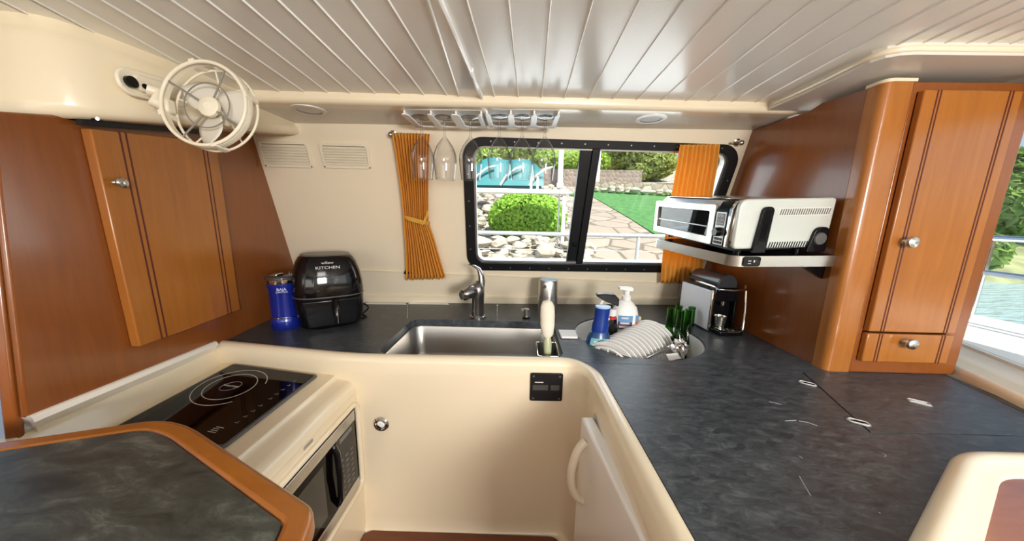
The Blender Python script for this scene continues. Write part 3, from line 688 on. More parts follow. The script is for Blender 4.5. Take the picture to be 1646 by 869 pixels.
q = hp(1); MB().cyl(q + fn * .001, q + fn * .012, .006, n=12).build('handle_screw', CHROME, dr)
mb = MB()
for o, z, r_ in ((.033, -.040, .004), (.034, -.056, .0035)):
    pts = [V((p.x, p.y, ZC + z)) for p in offs(path, o) if p.y < .84 and p.x > .15]; mb.tube(pts, r_, 8)
mb.build('vent_trim', CHROME, fridge)

# ---- black instrument panel and round latch on the front panel
_d = (PATH[2] - PATH[1]).normalized(); _n = V((_d.y, -_d.x, 0))
def fpl(x, y, o=0): return pl(x, y, _n, PATH[1] + _n * (.0315 + o))
def fp_frame(x, y):
    q = fpl(x, y); return frame(q, _d, (0, 0, 1))
F = fp_frame(878, 621); wv = (fpl(904, 621) - fpl(852, 621)).length; hv = (fpl(878, 599) - fpl(878, 643)).length
ip = thing('instrument_panel', 'square black instrument panel on the cream front below the sink', 'instrument panel', F=F)
mb = MB(); mb.prism([V((p[0], p[1], 0)) for p in rrect(-wv / 2, -hv / 2, wv / 2, hv / 2, .006)], (0, 0, .006)); mb.build('face_plate', BLACKF, ip, local=True, bevel=.0015)
mb = MB(); mb.bx(-wv * .42, wv * .05, -hv * .10, hv * .09, .0058, .0066); mb.bx(wv * .13, wv * .40, -hv * .10, hv * .09, .0058, .0066); mb.build('display', mat('lcd', (.055, .056, .052), .25), ip, local=True)
mb = MB(); mb.bx(-wv * .36, -wv * .10, hv * .17, hv * .20, .006, .0066); mb.build('lettering', PRINT, ip, local=True)
for sx in (-1, 1):
    for sy in (-1, 1): MB().cyl((sx * wv * .4, sy * hv * .4, .006), (sx * wv * .4, sy * hv * .4, .0075), .0035, n=10).build('screw', DARKG, ip, local=True)
F = fp_frame(613, 681)
lt = thing('door_latch', 'round chrome push-button latch on the cream front panel', 'latch', F=F)
MB().lathe([(0, 0), (.026, 0), (.026, .003), (.022, .007), (.018, .006), (.016, .003), (0, .003)], n=32).build('escutcheon', CHROME, lt, local=True)
mb = MB(Matrix.Translation((.003, .006, .004)) @ Matrix.Rotation(R(-38), 4, 'Z')); mb.prism([V((p[0], p[1], 0)) for p in rrect(-.013, -.008, .013, .008, .0075)], (0, 0, .010)); mb.build('button', WHITE, lt, local=True, bevel=.002)

# ---- near-left table with a wood edge
TZ = .78
to = [oz(x, y, TZ) for x, y in ((262, 671), (300, 684), (492, 818), (494, 869))]
ol = [V((-1.25, .36, TZ)), oz(0, 709, TZ), to[0], to[1] + V((.004, .004, 0)), to[2] + V((.012, .004, 0)), oz(489, 869, TZ), oz(455, 960, TZ), V((-.30, -.5, TZ)), V((-1.25, -.5, TZ))]
ol2 = fillet(ol, [0, 0, .06, .05, .05, .04, 0, 0, 0], 6)
ctr = V((-.8, .15, TZ))
def inset(pts, d):
    o = []; n = len(pts)
    for i in range(n):
        a, b, c = pts[i - 1], pts[i], pts[(i + 1) % n]
        if (b - a).length < 1e-6 or (c - b).length < 1e-6: o.append(b.copy()); continue
        n1 = V((-(b - a).y, (b - a).x, 0)).normalized(); n2 = V((-(c - b).y, (c - b).x, 0)).normalized(); m_ = (n1 + n2).normalized(); k = max(.5, m_.dot(n1))
        q = b + m_ * (d / k)
        o.append(q)
    return o
test = inset(ol2, .01); sg2 = 1 if sum((p - ctr).length for p in test) < sum((p - ctr).length for p in ol2) else -1
inn = inset(ol2, sg2 * .036)
tb = thing('peninsula_table', 'dark slate topped peninsula table with a cherry wood edge, near left', 'table', (-.8, .1, ZF))
MB().holes([(p.x, p.y) for p in ol2], [[(p.x, p.y) for p in inn]], (0, 0, TZ - .032), (1, 0, 0), (0, 1, 0), .033).build('edge', WEDGE, tb, bevel=.009, seg=4, weld=True)
MB().prism([V((p.x, p.y, TZ - .03)) for p in inset(ol2, sg2 * .0355)], (0, 0, .0302)).build('slate_top', SLATE2, tb)
mb = MB(); mb.bx(-1.2, -.40, -.4, .32, ZF, TZ - .032); mb.build('cabinet', WPAN, tb)

# ---- cream rimmed tray, near right
tz = ZC
ty = [oz(1545, 719, tz + .022), oz(1449, 885, tz + .022)]
Xl, Yt = ty[0].x, ty[0].y
tro = fillet([V((Xl - .012, Yt, tz)), V((ty[1].x, ty[1].y, tz)), V((ty[1].x - .16, .18, tz)), V((1.25, .18, tz)), V((1.25, Yt + .004, tz))], [.05, 0, .03, .03, .05], 6)
tc = sum(tro, V()) / len(tro)
s3 = 1 if sum((p - tc).length for p in inset(tro, .01)) < sum((p - tc).length for p in tro) else -1
tr = thing('wood_tray', 'cream rimmed recess with a glossy wood floor, near right on the worktop', 'tray', (tc.x, tc.y, tz))
rings = []
for o, z in ((0, .0005), (0, .010), (.004, .018), (.012, .023), (.022, .0235), (.030, .019), (.034, .012), (.050, .009), (.055, .004), (.056, .001)):
    rings.append([V((p.x, p.y, tz + z)) for p in inset(tro, s3 * o)])
mb = MB(); mb.loft(rings, True, False, False); mb.build('rim', CREAM, tr, ang=60)
MB().prism([V((p.x, p.y, tz + .0004)) for p in inset(tro, s3 * .05)], (0, 0, .002)).build('wood_floor', wood('tray_wood', (.30, .10, .03), (.42, .16, .06), scale=(3, 14, 3), rough=.16, coat=.8), tr)

# ---- rectangular sink
sn = thing('sink', 'rectangular brushed steel sink under the galley window', 'sink', ((SX0 + SX1) / 2, (SY0 + SY1) / 2, ZC - .2))
def rr3(d, z, r): return [V((p[0], p[1], z)) for p in rrect(SX0 - d, SY0 - d, SX1 + d, SY1 + d, r, 8)]
mb = MB(); mb.loft([rr3(.012, ZC - .031, .06), rr3(-.004, ZC - .031, .05), rr3(-.006, ZC - .036, .05), rr3(-.012, ZC - .15, .05), rr3(-.022, ZC - .18, .05), rr3(-.05, ZC - .195, .04), rr3(-.15, ZC - .2, .03)], True, False, True)
mb.build('basin', STEELD, sn, ang=60)
MB().lathe([(0, 0), (.045, 0), (.045, .003), (.034, .003), (.03, -.001), (0, -.001)], ((SX0 + SX1) / 2, (SY0 + SY1) / 2, ZC - .1998)).build('drain', CHROME, sn)
# caddy hanging in the sink's right end
cx0, cx1, cy0, cy1 = SX1 - .088, SX1 - .014, SY0 + .016, SY0 + .15
cad = thing('sink_caddy', 'steel caddy hung in the right end of the sink, holding the brush', 'caddy', ((cx0 + cx1) / 2, (cy0 + cy1) / 2, ZC - .13))
mb = MB(); P4 = lambda z, e=0: [V((p[0], p[1], z)) for p in rrect(cx0 + e, cy0 + e, cx1 - e, cy1 - e, .012)]
mb.loft([P4(ZC - .002), P4(ZC - .12), P4(ZC - .12, .003), P4(ZC - .002, .003)], True, False, False); mb.poly(P4(ZC - .119)[::-1]); mb.build('tray', STEEL, cad, ang=60)
mb = MB(); mb.tube([V((p[0], p[1], ZC - .001)) for p in rrect(cx0, cy0, cx1, cy1, .012)], .003, 8, True); mb.build('rim_wire', CHROME, cad)
br_t = oy(880, 488, 1.10); br_b = V((.105, 1.075, ZC - .05)); bn = oy(880, 540, 1.085)
bd = (br_t - bn).normalized()
brush = thing('dish_brush', 'dish brush standing bristles up in the sink caddy', 'brush', bn - bd * .09)
mb = MB(); mb.loft([[bn + bd * z + (V((1, 0, 0)) * math.cos(2 * math.pi * k / 20) + V((0, .8, .25)) * math.sin(2 * math.pi * k / 20)) * r_ for k in range(20)] for z, r_ in ((.0, .014), (.01, .021), (.04, .025), (.08, .026), (.105, .0245), (.12, .018), (.127, .004))])
core = mb.build('bristle_core', mat('bristle', (.74, .70, .58), .9), brush)
mb = MB()
for k in range(2600):
    t = random.uniform(.004, .124); a_ = random.uniform(0, 2 * math.pi); rr_ = .0245 * min(1, .75 + t * 4) * (1 if t < .105 else max(.15, (.13 - t) / .025))
    o = V((math.cos(a_), .8 * math.sin(a_), .25 * math.sin(a_))); p = bn + bd * t + o * rr_ * .85; q = bn + bd * (t + random.uniform(-.002, .004)) + o * (rr_ + random.uniform(.002, .006)); e = bd.cross(o).normalized() * .0005
    mb.f([mb.v(p - e), mb.v(p + e), mb.v(q)])
mb.build('bristles', MATS['bristle'], brush, smooth=False)['kind'] = 'stuff'
mb = MB(); mb.tube([bn + bd * .012, bn, bn - bd * .02, bn - bd * .085], [.010, .011, .015, .013], 14); mb.build('handle', mat('brush_handle', (.44, .47, .28), .3), brush)
# white scraper between the two sinks
sc4 = [oz(x, y, ZC + .001) for x, y in ((897, 532.5), (924, 533), (929, 544.5), (902, 544))]
tag(MB().prism(fillet(sc4, .006, 4), (0, 0, .009)).build('dish_scraper', WHITE, bevel=.002), 'small flat white scraper lying between the sink and the round basin', 'scraper')

# ---- tap, stopper rod, soap button, canister
q = oz(768, 509, ZC); fc = thing('kitchen_tap', 'brushed nickel single lever tap behind the steel sink', 'tap', (q.x, q.y, ZC))
B = V((q.x, q.y, ZC))
MB().lathe([(0, 0), (.038, 0), (.038, .006), (.034, .010), (.0, .010)], B).build('base', NICKEL, fc)
mb = MB(); mb.loft([[B + V((dx + r_ * math.cos(2 * math.pi * k / 24), dy_ + r_ * 1.05 * math.sin(2 * math.pi * k / 24), z)) for k in range(24)] for z, r_, dx, dy_ in ((.008, .030, 0, 0), (.04, .0285, 0, 0), (.09, .029, .001, -.002), (.12, .031, .001, -.004), (.145, .030, .001, -.003), (.162, .024, .002, 0), (.172, .010, .003, .002))])
mb.build('body', NICKEL, fc, ang=60)
mb = MB(); hd = V((-.75, -.62, -.12)).normalized(); s0 = B + V((0, -.005, .125))
mb.tube([s0, s0 + hd * .03 + V((0, 0, .006)), s0 + hd * .06 + V((0, 0, .004)), s0 + hd * .078, s0 + hd * .084], [.025, .029, .029, .026, .012], 20); sp = mb.build('spout', NICKEL, fc, ang=60)
e = s0 + hd * .079; MB().cyl(e, e + hd * .009, .018, n=20).build('spray_face', DARKG, sp)
mb = MB(); rg = []
for x, z, w_, t_ in ((.012, .13, .028, .026), (.018, .165, .026, .024), (.014, .20, .021, .018), (.004, .228, .018, .012), (-.020, .244, .018, .008), (-.045, .247, .011, .005)):
    rg.append([B + V((x + t_ * math.cos(2 * math.pi * k / 14) * .7, .006 + w_ * math.sin(2 * math.pi * k / 14) * .8, z + .3 * t_ * math.cos(2 * math.pi * k / 14))) for k in range(14)])
mb.loft(rg); mb.build('lever', NICKEL, fc, ang=60)
q = oz(799, 503, ZC); t = thing('stopper_rod', 'thin metal stopper rod standing right of the tap', 'stopper rod', (q.x, q.y, ZC))
MB().cyl((q.x, q.y, ZC), (q.x, q.y, ZC + .038), .0035, n=12).build('rod', PEWTER, t); MB().lathe([(0, 0), (.006, 0), (.006, .006), (.003, .009), (0, .009)], (q.x, q.y, ZC + .034), n=14).build('knob', PEWTER, t)
q = oz(846, 511, ZC); t = thing('soap_pump', 'short brushed metal pump button beside the steel canister', 'soap pump', (q.x, q.y, ZC))
MB().lathe([(0, 0), (.019, 0), (.019, .004), (.015, .008), (0, .008)], (q.x, q.y, ZC), n=20).build('collar', BLACK, t); mb = MB(); mb.lathe([(0, .006), (.0135, .006), (.0135, .044), (.011, .047), (0, .047)], (q.x, q.y, ZC), n=20); mb.bx(q.x - .024, q.x, q.y - .006, q.y + .006, ZC + .036, ZC + .045); mb.build('button', PEWTER, t)
q = oz(880, 505, ZC); B = V((q.x, q.y + .02, ZC)); h_ = (oy(880, 448, B.y).z - ZC)
t = thing('soap_dispenser', 'tall brushed steel automatic soap dispenser behind the dish brush', 'soap dispenser', B)
MB().lathe([(0, 0), (.047, 0), (.0475, .004), (.0475, h_ * .52), (0, h_ * .52)], B).build('body', STEEL, t); MB().lathe([(0, h_ * .525), (.047, h_ * .525), (.0475, h_ - .012), (.0445, h_ - .004), (0, h_ - .004)], B).build('head', STEEL, t)
mb = MB(Matrix.Translation(B + V((0, 0, h_ - .004)))); mb.lathe([(0, 0), (.041, 0), (.040, .003), (0, .004)]); mb.build('touch_top', mat('touch_blue', (.50, .62, .72), .18), t)
mb = MB(); mb.cyl(B + V((-.02, -.043, h_ - .03)), B + V((-.025, -.056, h_ - .032)), .008, .006, 14); mb.build('nozzle', DARKG, t)

# ---- round basin with its contents
BD = .17
bs = thing('round_basin', 'round cream plastic basin let into the worktop, full of washing up', 'basin', (HC.x, HC.y, ZC - BD))
mb = MB(); mb.lathe([(HR - .001, -.031), (HR - .001, -.006), (HR - .005, -.005), (HR - .008, -.010), (HR - .014, -BD + .03), (HR - .03, -BD + .008), (HR - .06, -BD), (.02, -BD)], (HC.x, HC.y, ZC), n=64, cap0=False); mb.build('bowl', WHITE, bs, ang=60)
mb = MB(); mb.bx(HC.x - .215, HC.x - .12, HC.y + .03, HC.y + .034, ZC - BD + .01, ZC - .04); mb.bx(HC.x - .16, HC.x - .156, HC.y - .10, HC.y + .03, ZC - BD + .01, ZC - .06); mb.build('divider', WHITE, bs)
bz = ZC - BD + .001
BLUE = mat('blue_bottle', (.004, .045, .16), .25); BLUEC = mat('blue_cap', (.005, .032, .22), .3, spec=.3)
tp = oy(963, 491, 1.165); o = V((tp.x - .004, 1.165, bz)); hh = tp.z - bz
t = thing('detergent_bottle', 'blue detergent bottle with tall blue cap in the round basin', 'bottle', o)
def ov(prof, c, ry, tilt=V((0, 0, 0)), n=32): return [[c + V((r_ * math.cos(2 * math.pi * k / n), r_ * ry * math.sin(2 * math.pi * k / n), z)) + tilt * z for k in range(n)] for r_, z in prof]
tl = V((.06, 0, 0))
sb = hh * .69
MB().loft(ov([(.050, 0), (.056, .01), (.058, sb * .5), (.0555, sb * .60), (.0425, sb * .90), (.031, sb)], o, .75, tl)).build('body', BLUE, t, ang=60)
MB().loft(ov([(.031, sb - .001), (.030, sb + .03), (.027, hh * .82), (.028, hh - .006)], o, .85, tl)).build('cap', BLUEC, t, ang=60)
MB().loft(ov([(.028, hh - .0065), (.0285, hh - .001), (.026, hh), (.004, hh)], o, .85, tl)).build('cap_top', mat('cap_pale', (.42, .58, .80), .3), t)
mb = MB(); 
def labelpatch(c, r_, ry, z0, z1, a0, a1, grow=.0012, n=14, rtop=None):
    return lambda u, v: c + V(((r_ + ((rtop or r_) - r_) * v + grow) * math.cos(R(a0 + (a1 - a0) * u)), (r_ + ((rtop or r_) - r_) * v + grow) * ry * math.sin(R(a0 + (a1 - a0) * u)), z0 + (z1 - z0) * v)) + tl * (z0 + (z1 - z0) * v)
mb.grid(labelpatch(o, .0555, .75, sb * .60, sb * .90, 220, 290, rtop=.0425), 12, 6); lb = mb.build('label', mat('label_teal', (.16, .42, .44), .4), t)
mb = MB()
for k in range(5): mb.grid(labelpatch(o, .0542 - .0023 * k, .75, sb * (.63 + k * .05), sb * (.655 + k * .05), 226 + k * 3, 284, grow=.0022, rtop=.0532 - .0023 * k), 10, 1)
mb.build('label_print', PRINT, lb)
# black trigger spray
tp = oy(972, 471, 1.27); o = V((tp.x + .020, 1.27, bz)); hh = tp.z - bz; tl = V((0, 0, 0))
t = thing('spray_bottle', 'black trigger spray bottle behind the blue detergent bottle', 'bottle', o)
MB().loft(ov([(.038, 0), (.043, .01), (.043, hh * .56), (.036, hh * .70), (.020, hh * .80), (.016, hh * .86)], o, .7)).build('body', BLACKG, t, ang=60)
mb = MB(Matrix.Translation(o)); mb.loft([[V((x, y * .016, z)) for y, z in ((-1, z0), (1, z0), (1, z1), (-1, z1))] for x, z0, z1 in ((-.052, hh - .012, hh - .002), (-.02, hh - .03, hh), (.02, hh - .045, hh - .004), (.036, hh - .05, hh - .02))]); mb.build('spray_head', BLACK, t, bevel=.003, seg=2)
mb = MB(Matrix.Translation(o)); mb.tube([(-.022, 0, hh - .025), (-.036, 0, hh - .05), (-.040, 0, hh - .075), (-.034, 0, hh - .088)], [.006, .006, .005, .004], 8); mb.build('trigger', WHITE, t)
mb = MB(Matrix.Translation(o)); mb.lathe([(0, 0), (.017, 0), (.017, .028), (0, .028)], (.012, -.012, hh - .088)); mb.build('collar', mat('white_red', (.80, .78, .76), .35), t)
mb = MB(Matrix.Translation(o)); mb.lathe([(0, 0), (.0175, 0), (.0175, .012), (0, .012)], (.012, -.012, hh - .102)); mb.build('red_ring', mat('red_plastic', (.55, .02, .02), .35), t)
# white pump bottle
tp = oy(1006, 461, 1.33); o = V((tp.x + .006, 1.33, bz)); hh = tp.z - bz
t = thing('pump_bottle', 'white pump bottle with a coloured label at the back of the round basin', 'bottle', o)
bh = hh * .84
MB().loft(ov([(.052, 0), (.057, .008), (.058, bh * .5), (.057, bh * .78), (.047, bh * .90), (.028, bh * .975), (.018, bh)], o, .62)).build('body', WHITE, t, ang=60)
mb = MB(Matrix.Translation(o)); mb.lathe([(0, bh), (.019, bh), (.019, bh + .018), (.014, bh + .022), (0, bh + .022)]); mb.lathe([(0, bh + .02), (.011, bh + .02), (.014, hh - .014), (.018, hh - .010), (0, hh - .010)]); mb.loft([[V((x, y * w_, z)) for y, z in ((-1, z0), (1, z0), (1, z1), (-1, z1))] for x, w_, z0, z1 in ((-.034, .010, hh - .010, hh), (0, .016, hh - .014, hh), (.022, .014, hh - .016, hh - .001))]); mb.build('pump', WHITE, t, bevel=.002)
for nm, m_, z0, z1, a0, a1 in (('label', mat('label_blue', (.12, .30, .55), .4), .71, .80, 232, 292), ('label_red', mat('label_dark', (.10, .05, .10), .4), .60, .71, 232, 292), ('label_green', mat('label_green', (.10, .28, .20), .4), .52, .60, 246, 290), ('label_foot', BLACK, .40, .52, 246, 280), ('side_label', mat('label_orange', (.50, .12, .06), .4), .56, .72, 308, 336)):
    MB().grid(labelpatch(o, .058, .62, bh * z0, bh * z1, a0, a1), 10, 2).build(nm, m_, t)
MB().grid(labelpatch(o, .058, .62, bh * .72, bh * .80, 308, 336), 8, 2).build('side_label', MATS['label_blue'], t)
mb = MB()
for k in range(3): mb.grid(labelpatch(o, .058, .62, bh * (.625 + .055 * k + .02 * (k > 1)), bh * (.65 + .055 * k + .02 * (k > 1)), 238 + 4 * k, 284 - 5 * k, grow=.002), 8, 1)
mb.build('label_print', PRINT, t)
# small sponge behind
q = oy(1026, 512, 1.36); t = tag(MB().box((q.x + .004, 1.37, q.z - .03), (.022, .014, .075)).build('sponge', mat('sponge', (.62, .52, .28), .95, bump=.6, bscale=300), bevel=.003), 'small yellowish sponge wedged behind the white pump bottle', 'sponge')
# plates on edge
PR = .108
pA, pB = oy(985, 549, 1.09), oy(1049, 514, 1.33)
ax = (V((pB.x, pB.y, pB.z)) - pA); axn = V((ax.x, ax.y, 0)).normalized(); axn = (axn + V((0, 0, .10))).normalized()
NPL = 13
upd = (V((0, 0, 1)) - axn * axn.z).normalized()
plate_m = mat('plate_white', (.80, .79, .76), .18, coat=.3)
prof = [(0, 0), (.055, 0), (.060, .001), (.080, .0035), (PR - .002, .0065), (PR, .0080), (PR - .002, .0095), (.078, .0065), (.058, .0040), (0, .0032)]
ords = ['first', 'second', 'third', 'fourth', 'fifth', 'sixth', 'seventh', 'eighth', 'ninth', 'tenth', 'eleventh', 'twelfth', 'thirteenth']
pl0 = None
for k in range(NPL):
    c = pA + ax * (k / (NPL - 1)) - upd * PR
    if c.z - PR * .985 < bz + .002: c.z = c.z
    lab = ('white plate at the near front end of the upright row in the basin' if k == 0 else 'white plate at the far back end of the upright row beside the green bottles' if k == NPL - 1 else f'{ords[k]} white plate from the front in the upright row in the basin')
    M = Matrix.Translation(c) @ rot_to(-axn)
    if pl0 is None:
        pl0 = tag(MB().lathe(prof, n=48).build('plate', plate_m), lab, 'plate', 'white plates standing in the round basin')
        me = pl0.data; me.transform(Matrix.Translation(pl0.location)); o = pl0
    else:
        o = pl0.copy(); COL.objects.link(o); o['label'] = lab
    o.location = M.to_translation(); o.rotation_euler = M.to_euler()
# wire rack holding the plates: spokes seen at the front
rk = thing('plate_rack', 'white wire rack holding the upright plates in the basin', 'rack', (pA.x, pA.y, bz))
mb = MB(); sd = axn.cross(upd).normalized(); c = pA - upd * PR - axn * .028
mb.ring(c, axn, PR * .86, .0035, 48, 8); mb.build('end_ring', WHITE, rk)
for k in range(7):
    a_ = R(20 + k * 24); MB().tube([c - axn * 0, c + (sd * math.cos(a_) + upd * math.sin(a_)) * PR * .86], .0024, 8).build('spoke', WHITE, rk)
# green bottles
GRN = clear_glass('green_glass', (.12, .36, .06), 0.02, 1.3)
gb = None
for k, (x, y, yy, lab) in enumerate(((1079, 495, 1.33, 'green glass bottle nearest the plates, leftmost of the clump'), (1092, 491, 1.40, 'green glass bottle at the back of the clump, highest neck'), (1108, 497, 1.32, 'green glass bottle at the right front of the clump'), (1095, 499, 1.26, 'green glass bottle at the middle front of the clump'), (1113, 493, 1.40, 'green glass bottle rightmost of the clump, beside the coffee machine'))):
    tp = oy(x, y, yy); o = V((tp.x, yy, bz)); hh = .232
    if gb is None:
        gb = thing('glass_bottle', lab, 'bottle', o, group='green glass bottles in the round basin')
        MB().lathe([(0, 0), (.030, 0), (.032, .006), (.032, .095), (.028, .112), (.0165, .135), (.0140, .222), (.0155, .224), (.0155, .232), (.011, .232), (.011, .222), (.0125, .136), (.029, .094), (.029, .008), (0, .006)], n=28).build('glass', GRN, gb, local=True, ang=60)
        MB().lathe([(.0324, .039), (.0326, .040), (.0326, .086), (.0324, .087)], n=28, cap0=False, cap1=False).build('label', mat('label_yellowgreen', (.42, .46, .20), .5), gb, local=True)
        o_ = gb
    else: o_ = dup(gb, o, lab)
    o_.location = (tp.x, yy, tp.z - hh if k < 2 else tp.z - hh)
# crumpled foil and a butter knife shape at the basin's front right
q = oy(1092, 556, 1.16); mb = MB(); bmesh.ops.create_icosphere(mb.bm, subdivisions=3, radius=.026)
for v in mb.bm.verts:
    n_ = v.co.normalized(); v.co = V((v.co.x * 1.1, v.co.y, v.co.z * 1.25)) * (1 + .28 * math.sin(n_.x * 9 + 2 * n_.z) * math.cos(n_.y * 11) + random.uniform(-.12, .12)) + V((q.x, 1.16, q.z - .01))
tag(mb.build('crumpled_foil', CHROME, smooth=False), 'crumpled ball of silver foil in front of the green bottles', 'foil')
q0, q1 = oy(1040, 577, 1.07), oy(1078, 560, 1.17)
t = thing('serving_spoon', 'steel spoon lying between the plates and the foil', 'spoon', q0)
mb = MB(); mb.tube([q0, q0 + (q1 - q0) * .5 + V((0, 0, .004)), q1], [.007, .005, .006], 10); mb.build('handle', STEEL, t); mb = MB(); mb.ball(q1 + (q1 - q0).normalized() * .02, .024, (1, .7, .3)); mb.build('spoon_bowl', STEEL, t)
q = oz(1083, 573, ZC - .02); tag(MB().prism([q + V(p) for p in ((-.02, -.01, -.012), (.022, -.006, -.004), (.018, .016, .006), (-.022, .014, 0))], (0, 0, .003)).build('paper_scrap', WHITE), 'small white paper scrap at the front right rim of the basin', 'paper')
# ---- tall right cabinet
CY = .97
cab = thing('tall_cabinet', 'tall cherry wood cabinet standing on the right worktop, one door above a drawer', 'cabinet', (1.18, 1.1, ZC))
CX0, CX1 = 1.003, 1.372; ZTP = 1.556
PXR = .982
# side panel (its top follows the beam and the window wall)
tops = [(.985, 1.549), (1.165, 1.561), (1.195, 1.553), (1.215, 1.549), (1.49, 1.560), (1.75, 1.58)]
side = [V((PXR, y, z)) for y, z in [(1.79, ZC), (.985, ZC)]] + [V((PXR, y, z + .006)) for y, z in tops]
MB().prism(side, (.022, 0, 0)).build('side_panel', WPAN, cab)
# rounded corner post
pr = fillet([V((CX0 + .045, CY - .002, ZC)), V((PXR - .006, CY - .002, ZC)), V((PXR - .006, 1.02, ZC)), V((CX0 + .045, 1.02, ZC))], [0, .042, .006, 0], 10)
MB().prism(pr, (0, 0, ZTP - ZC)).build('corner_post', WDOOR, cab, ang=60)
mb = MB(); mb.prism([p + V(((p.x - 1.0) * .12, (p.y - 1.0) * .12, ZTP - ZC - .0005)) for p in pr], (0, 0, .008)); mb.build('post_cap', CREAM, cab)
dx0, dx1, dz0, dz1 = 1.062, 1.316, .763, 1.530; zs = .857
mb = MB(); mb.holes([(CX0 + .0455, ZC), (CX1, ZC), (CX1, ZTP), (CX0 + .0455, ZTP)], [[(1.064, dz0 + .002), (1.314, dz0 + .002), (1.314, dz1 - .002), (1.064, dz1 - .002)]], (0, CY + .03, 0), (1, 0, 0), (0, 0, 1), .032)
mb.build('face_frame', WFRAME, cab, bevel=.003, weld=True)
mb = MB(); mb.bx(1.03, 1.35, CY + .028, CY + .034, ZC + .02, 1.54); mb.build('carcass', WPAN, cab)
mb = MB(); mb.bx(1.345, CX1 + .002, CY + .03, 1.6, ZC, ZTP); mb.build('far_side', WPAN, cab)
def grooved(name, z0, z1):
    d = MB().bx(dx0, dx1, CY - .020, CY - .0022, z0, z1).build(name, WDOOR, cab, bevel=.003)
    mb = MB(); w_ = dx1 - dx0
    for f in (.135, .168, .862, .895): mb.bx(dx0 + w_ * f - .0017, dx0 + w_ * f + .0017, CY - .0208, CY - .019, z0 + .001, z1 - .001)
    mb.build('grooves', GROOVE, d); return d
d = grooved('door', zs + .003, dz1); w_ = dx1 - dx0
k_ = oy(1436, 388, CY - .022); knob_at(V((dx0 + w_ * .15, CY - .0205, k_.z)), (0, -1, 0), .0165, d)
d = grooved('drawer', dz0, zs - .003); k_ = oy(1454, 549, CY - .022); knob_at(V((k_.x, CY - .0205, k_.z)), (0, -1, 0), .0165, d)

# ---- right-hand window with its wide sill
sA, sB = V((1.385, .985, 0)), V((1.295, .760, 0)); sd_ = (sB - sA).normalized(); so = V((-sd_.y, sd_.x, 0))
if so.x < 0: so = -so
far_ = sA - sd_ * .35; near_ = sB + sd_ * 2.4
near_ = V((1.30 + (near_.x - 1.30) * .1, near_.y, 0))
E_ = V((1.36, -1.75, 0))
mb = MB()
P = lambda p, o, z: V((p.x + so.x * o, p.y + so.y * o, z))
row = [(-.002, ZC - .03), (-.002, ZC + .012), (.004, ZC + .022), (.016, ZC + .026), (.026, ZC + .022), (.034, ZC + .016), (.15, ZC + .040), (.165, ZC + .045), (.17, ZC + .0), (.17, .2), (-.002, .2)]
mb.loft([[P(far_, o, z) for o, z in row], [P(sA, o, z) for o, z in row], [P(sB, o, z) for o, z in row], [P(E_, o, z) for o, z in row]]); struct(mb.build('wall_right', CREAM, ang=50))
mb = MB(); mb.prism([P(far_, .02, 1.50), P(sB, .02, 1.50), P(E_, .02, 1.50), P(E_, .17, 1.50), P(sB, .17, 1.50), P(far_, .17, 1.50)], (0, 0, .16)); struct(mb.build('header_right', CREAM))
w2_ = tag(bpy.data.objects.new('window_2', None), 'side window on the right beyond the tall cabinet, looking onto water', 'window'); COL.objects.link(w2_); w2_['kind'] = 'structure'; w2_.location = P(sA, .12, ZC + .04)
mb = MB(); mb.prism([P(far_, .155, ZC + .03), P(sB, .155, ZC + .03), P(sB, .155, 1.51), P(far_, .155, 1.51)], so * .004); mb.prism([P(sB, .155, ZC + .03), P(E_, .155, ZC + .03), P(E_, .155, 1.51), P(sB, .155, 1.51)], so * .004); mb.build('pane', WGLASS, w2_)
mb = MB(); mb.prism([P(far_, .145, ZC + .03), P(sB, .145, ZC + .03), P(E_, .145, ZC + .03), P(E_, .16, ZC + .03), P(sB, .16, ZC + .03), P(far_, .16, ZC + .03)], (0, 0, .015)); mb.build('sill_frame', WHITE, w2_)

# ---- fold-down shelf and toaster oven share one slightly sagging frame
OVP, orz, orx, ory = V((.616, 1.486, 1.134)), -1.476, .040, .087
OW, OD, OH = .477, .304, .152
OVM = Matrix.Translation(OVP) @ Matrix.Rotation(orz, 4, 'Z') @ Matrix.Rotation(orx, 4, 'X') @ Matrix.Rotation(ory, 4, 'Y')
oi = OVM.inverted(); on = OVM.to_3x3() @ V((0, 0, 1))
def onO(x, y, z):
    q = oi @ pl(x, y, on, OVM @ V((0, 0, z))); return q
ST = -.020
sh = [onO(x, y, ST) for x, y in ((1055, 384), (1181, 411.5), (1357, 410.5))]
shelf = thing('fold_down_shelf', 'black topped wall shelf with a steel edge carrying the toaster oven', 'shelf', F=OVM @ Matrix.Translation((.2, .2, ST - .03)))
SM = Matrix.Translation((-.2, -.2, -(ST - .03)))
c0, c1, c2 = sh
bk = V((c0.x, c2.y, 0)); wallx = lambda p: p
shp = [V((p.x, p.y, ST)) for p in (c0, c1, c2)]
back = [V((min(.46, c2.x), c2.y + .0, ST)), V((c0.x + .0, c2.y + .0, ST))]
outl = [shp[0], shp[1], shp[2], V((c0.x + .01, c2.y, ST))]
outl = fillet(outl, [.01, .035, .006, .01], 6)
dn = V((0, 0, -.034))
mb = MB(SM); mb.prism([p + V((0, 0, -.0005)) for p in outl], dn); mb.build('top', BLACK, shelf, local=True)
mb = MB(SM); m_ = len(outl)
cen = sum(outl, V()) / m_
ou2 = [p + (p - cen).normalized() * .003 for p in outl]
mb.loft([[p for p in ou2], [p + dn for p in ou2], [p + dn - (p - cen).normalized() * .004 for p in outl], [p - (p - cen).normalized() * .004 for p in outl]], True, False, False)
mb.loft([[p for p in ou2], [p - (p - cen).normalized() * .004 for p in outl]], True, False, False)
mb.build('steel_edge', STEEL, shelf, local=True, ang=50)
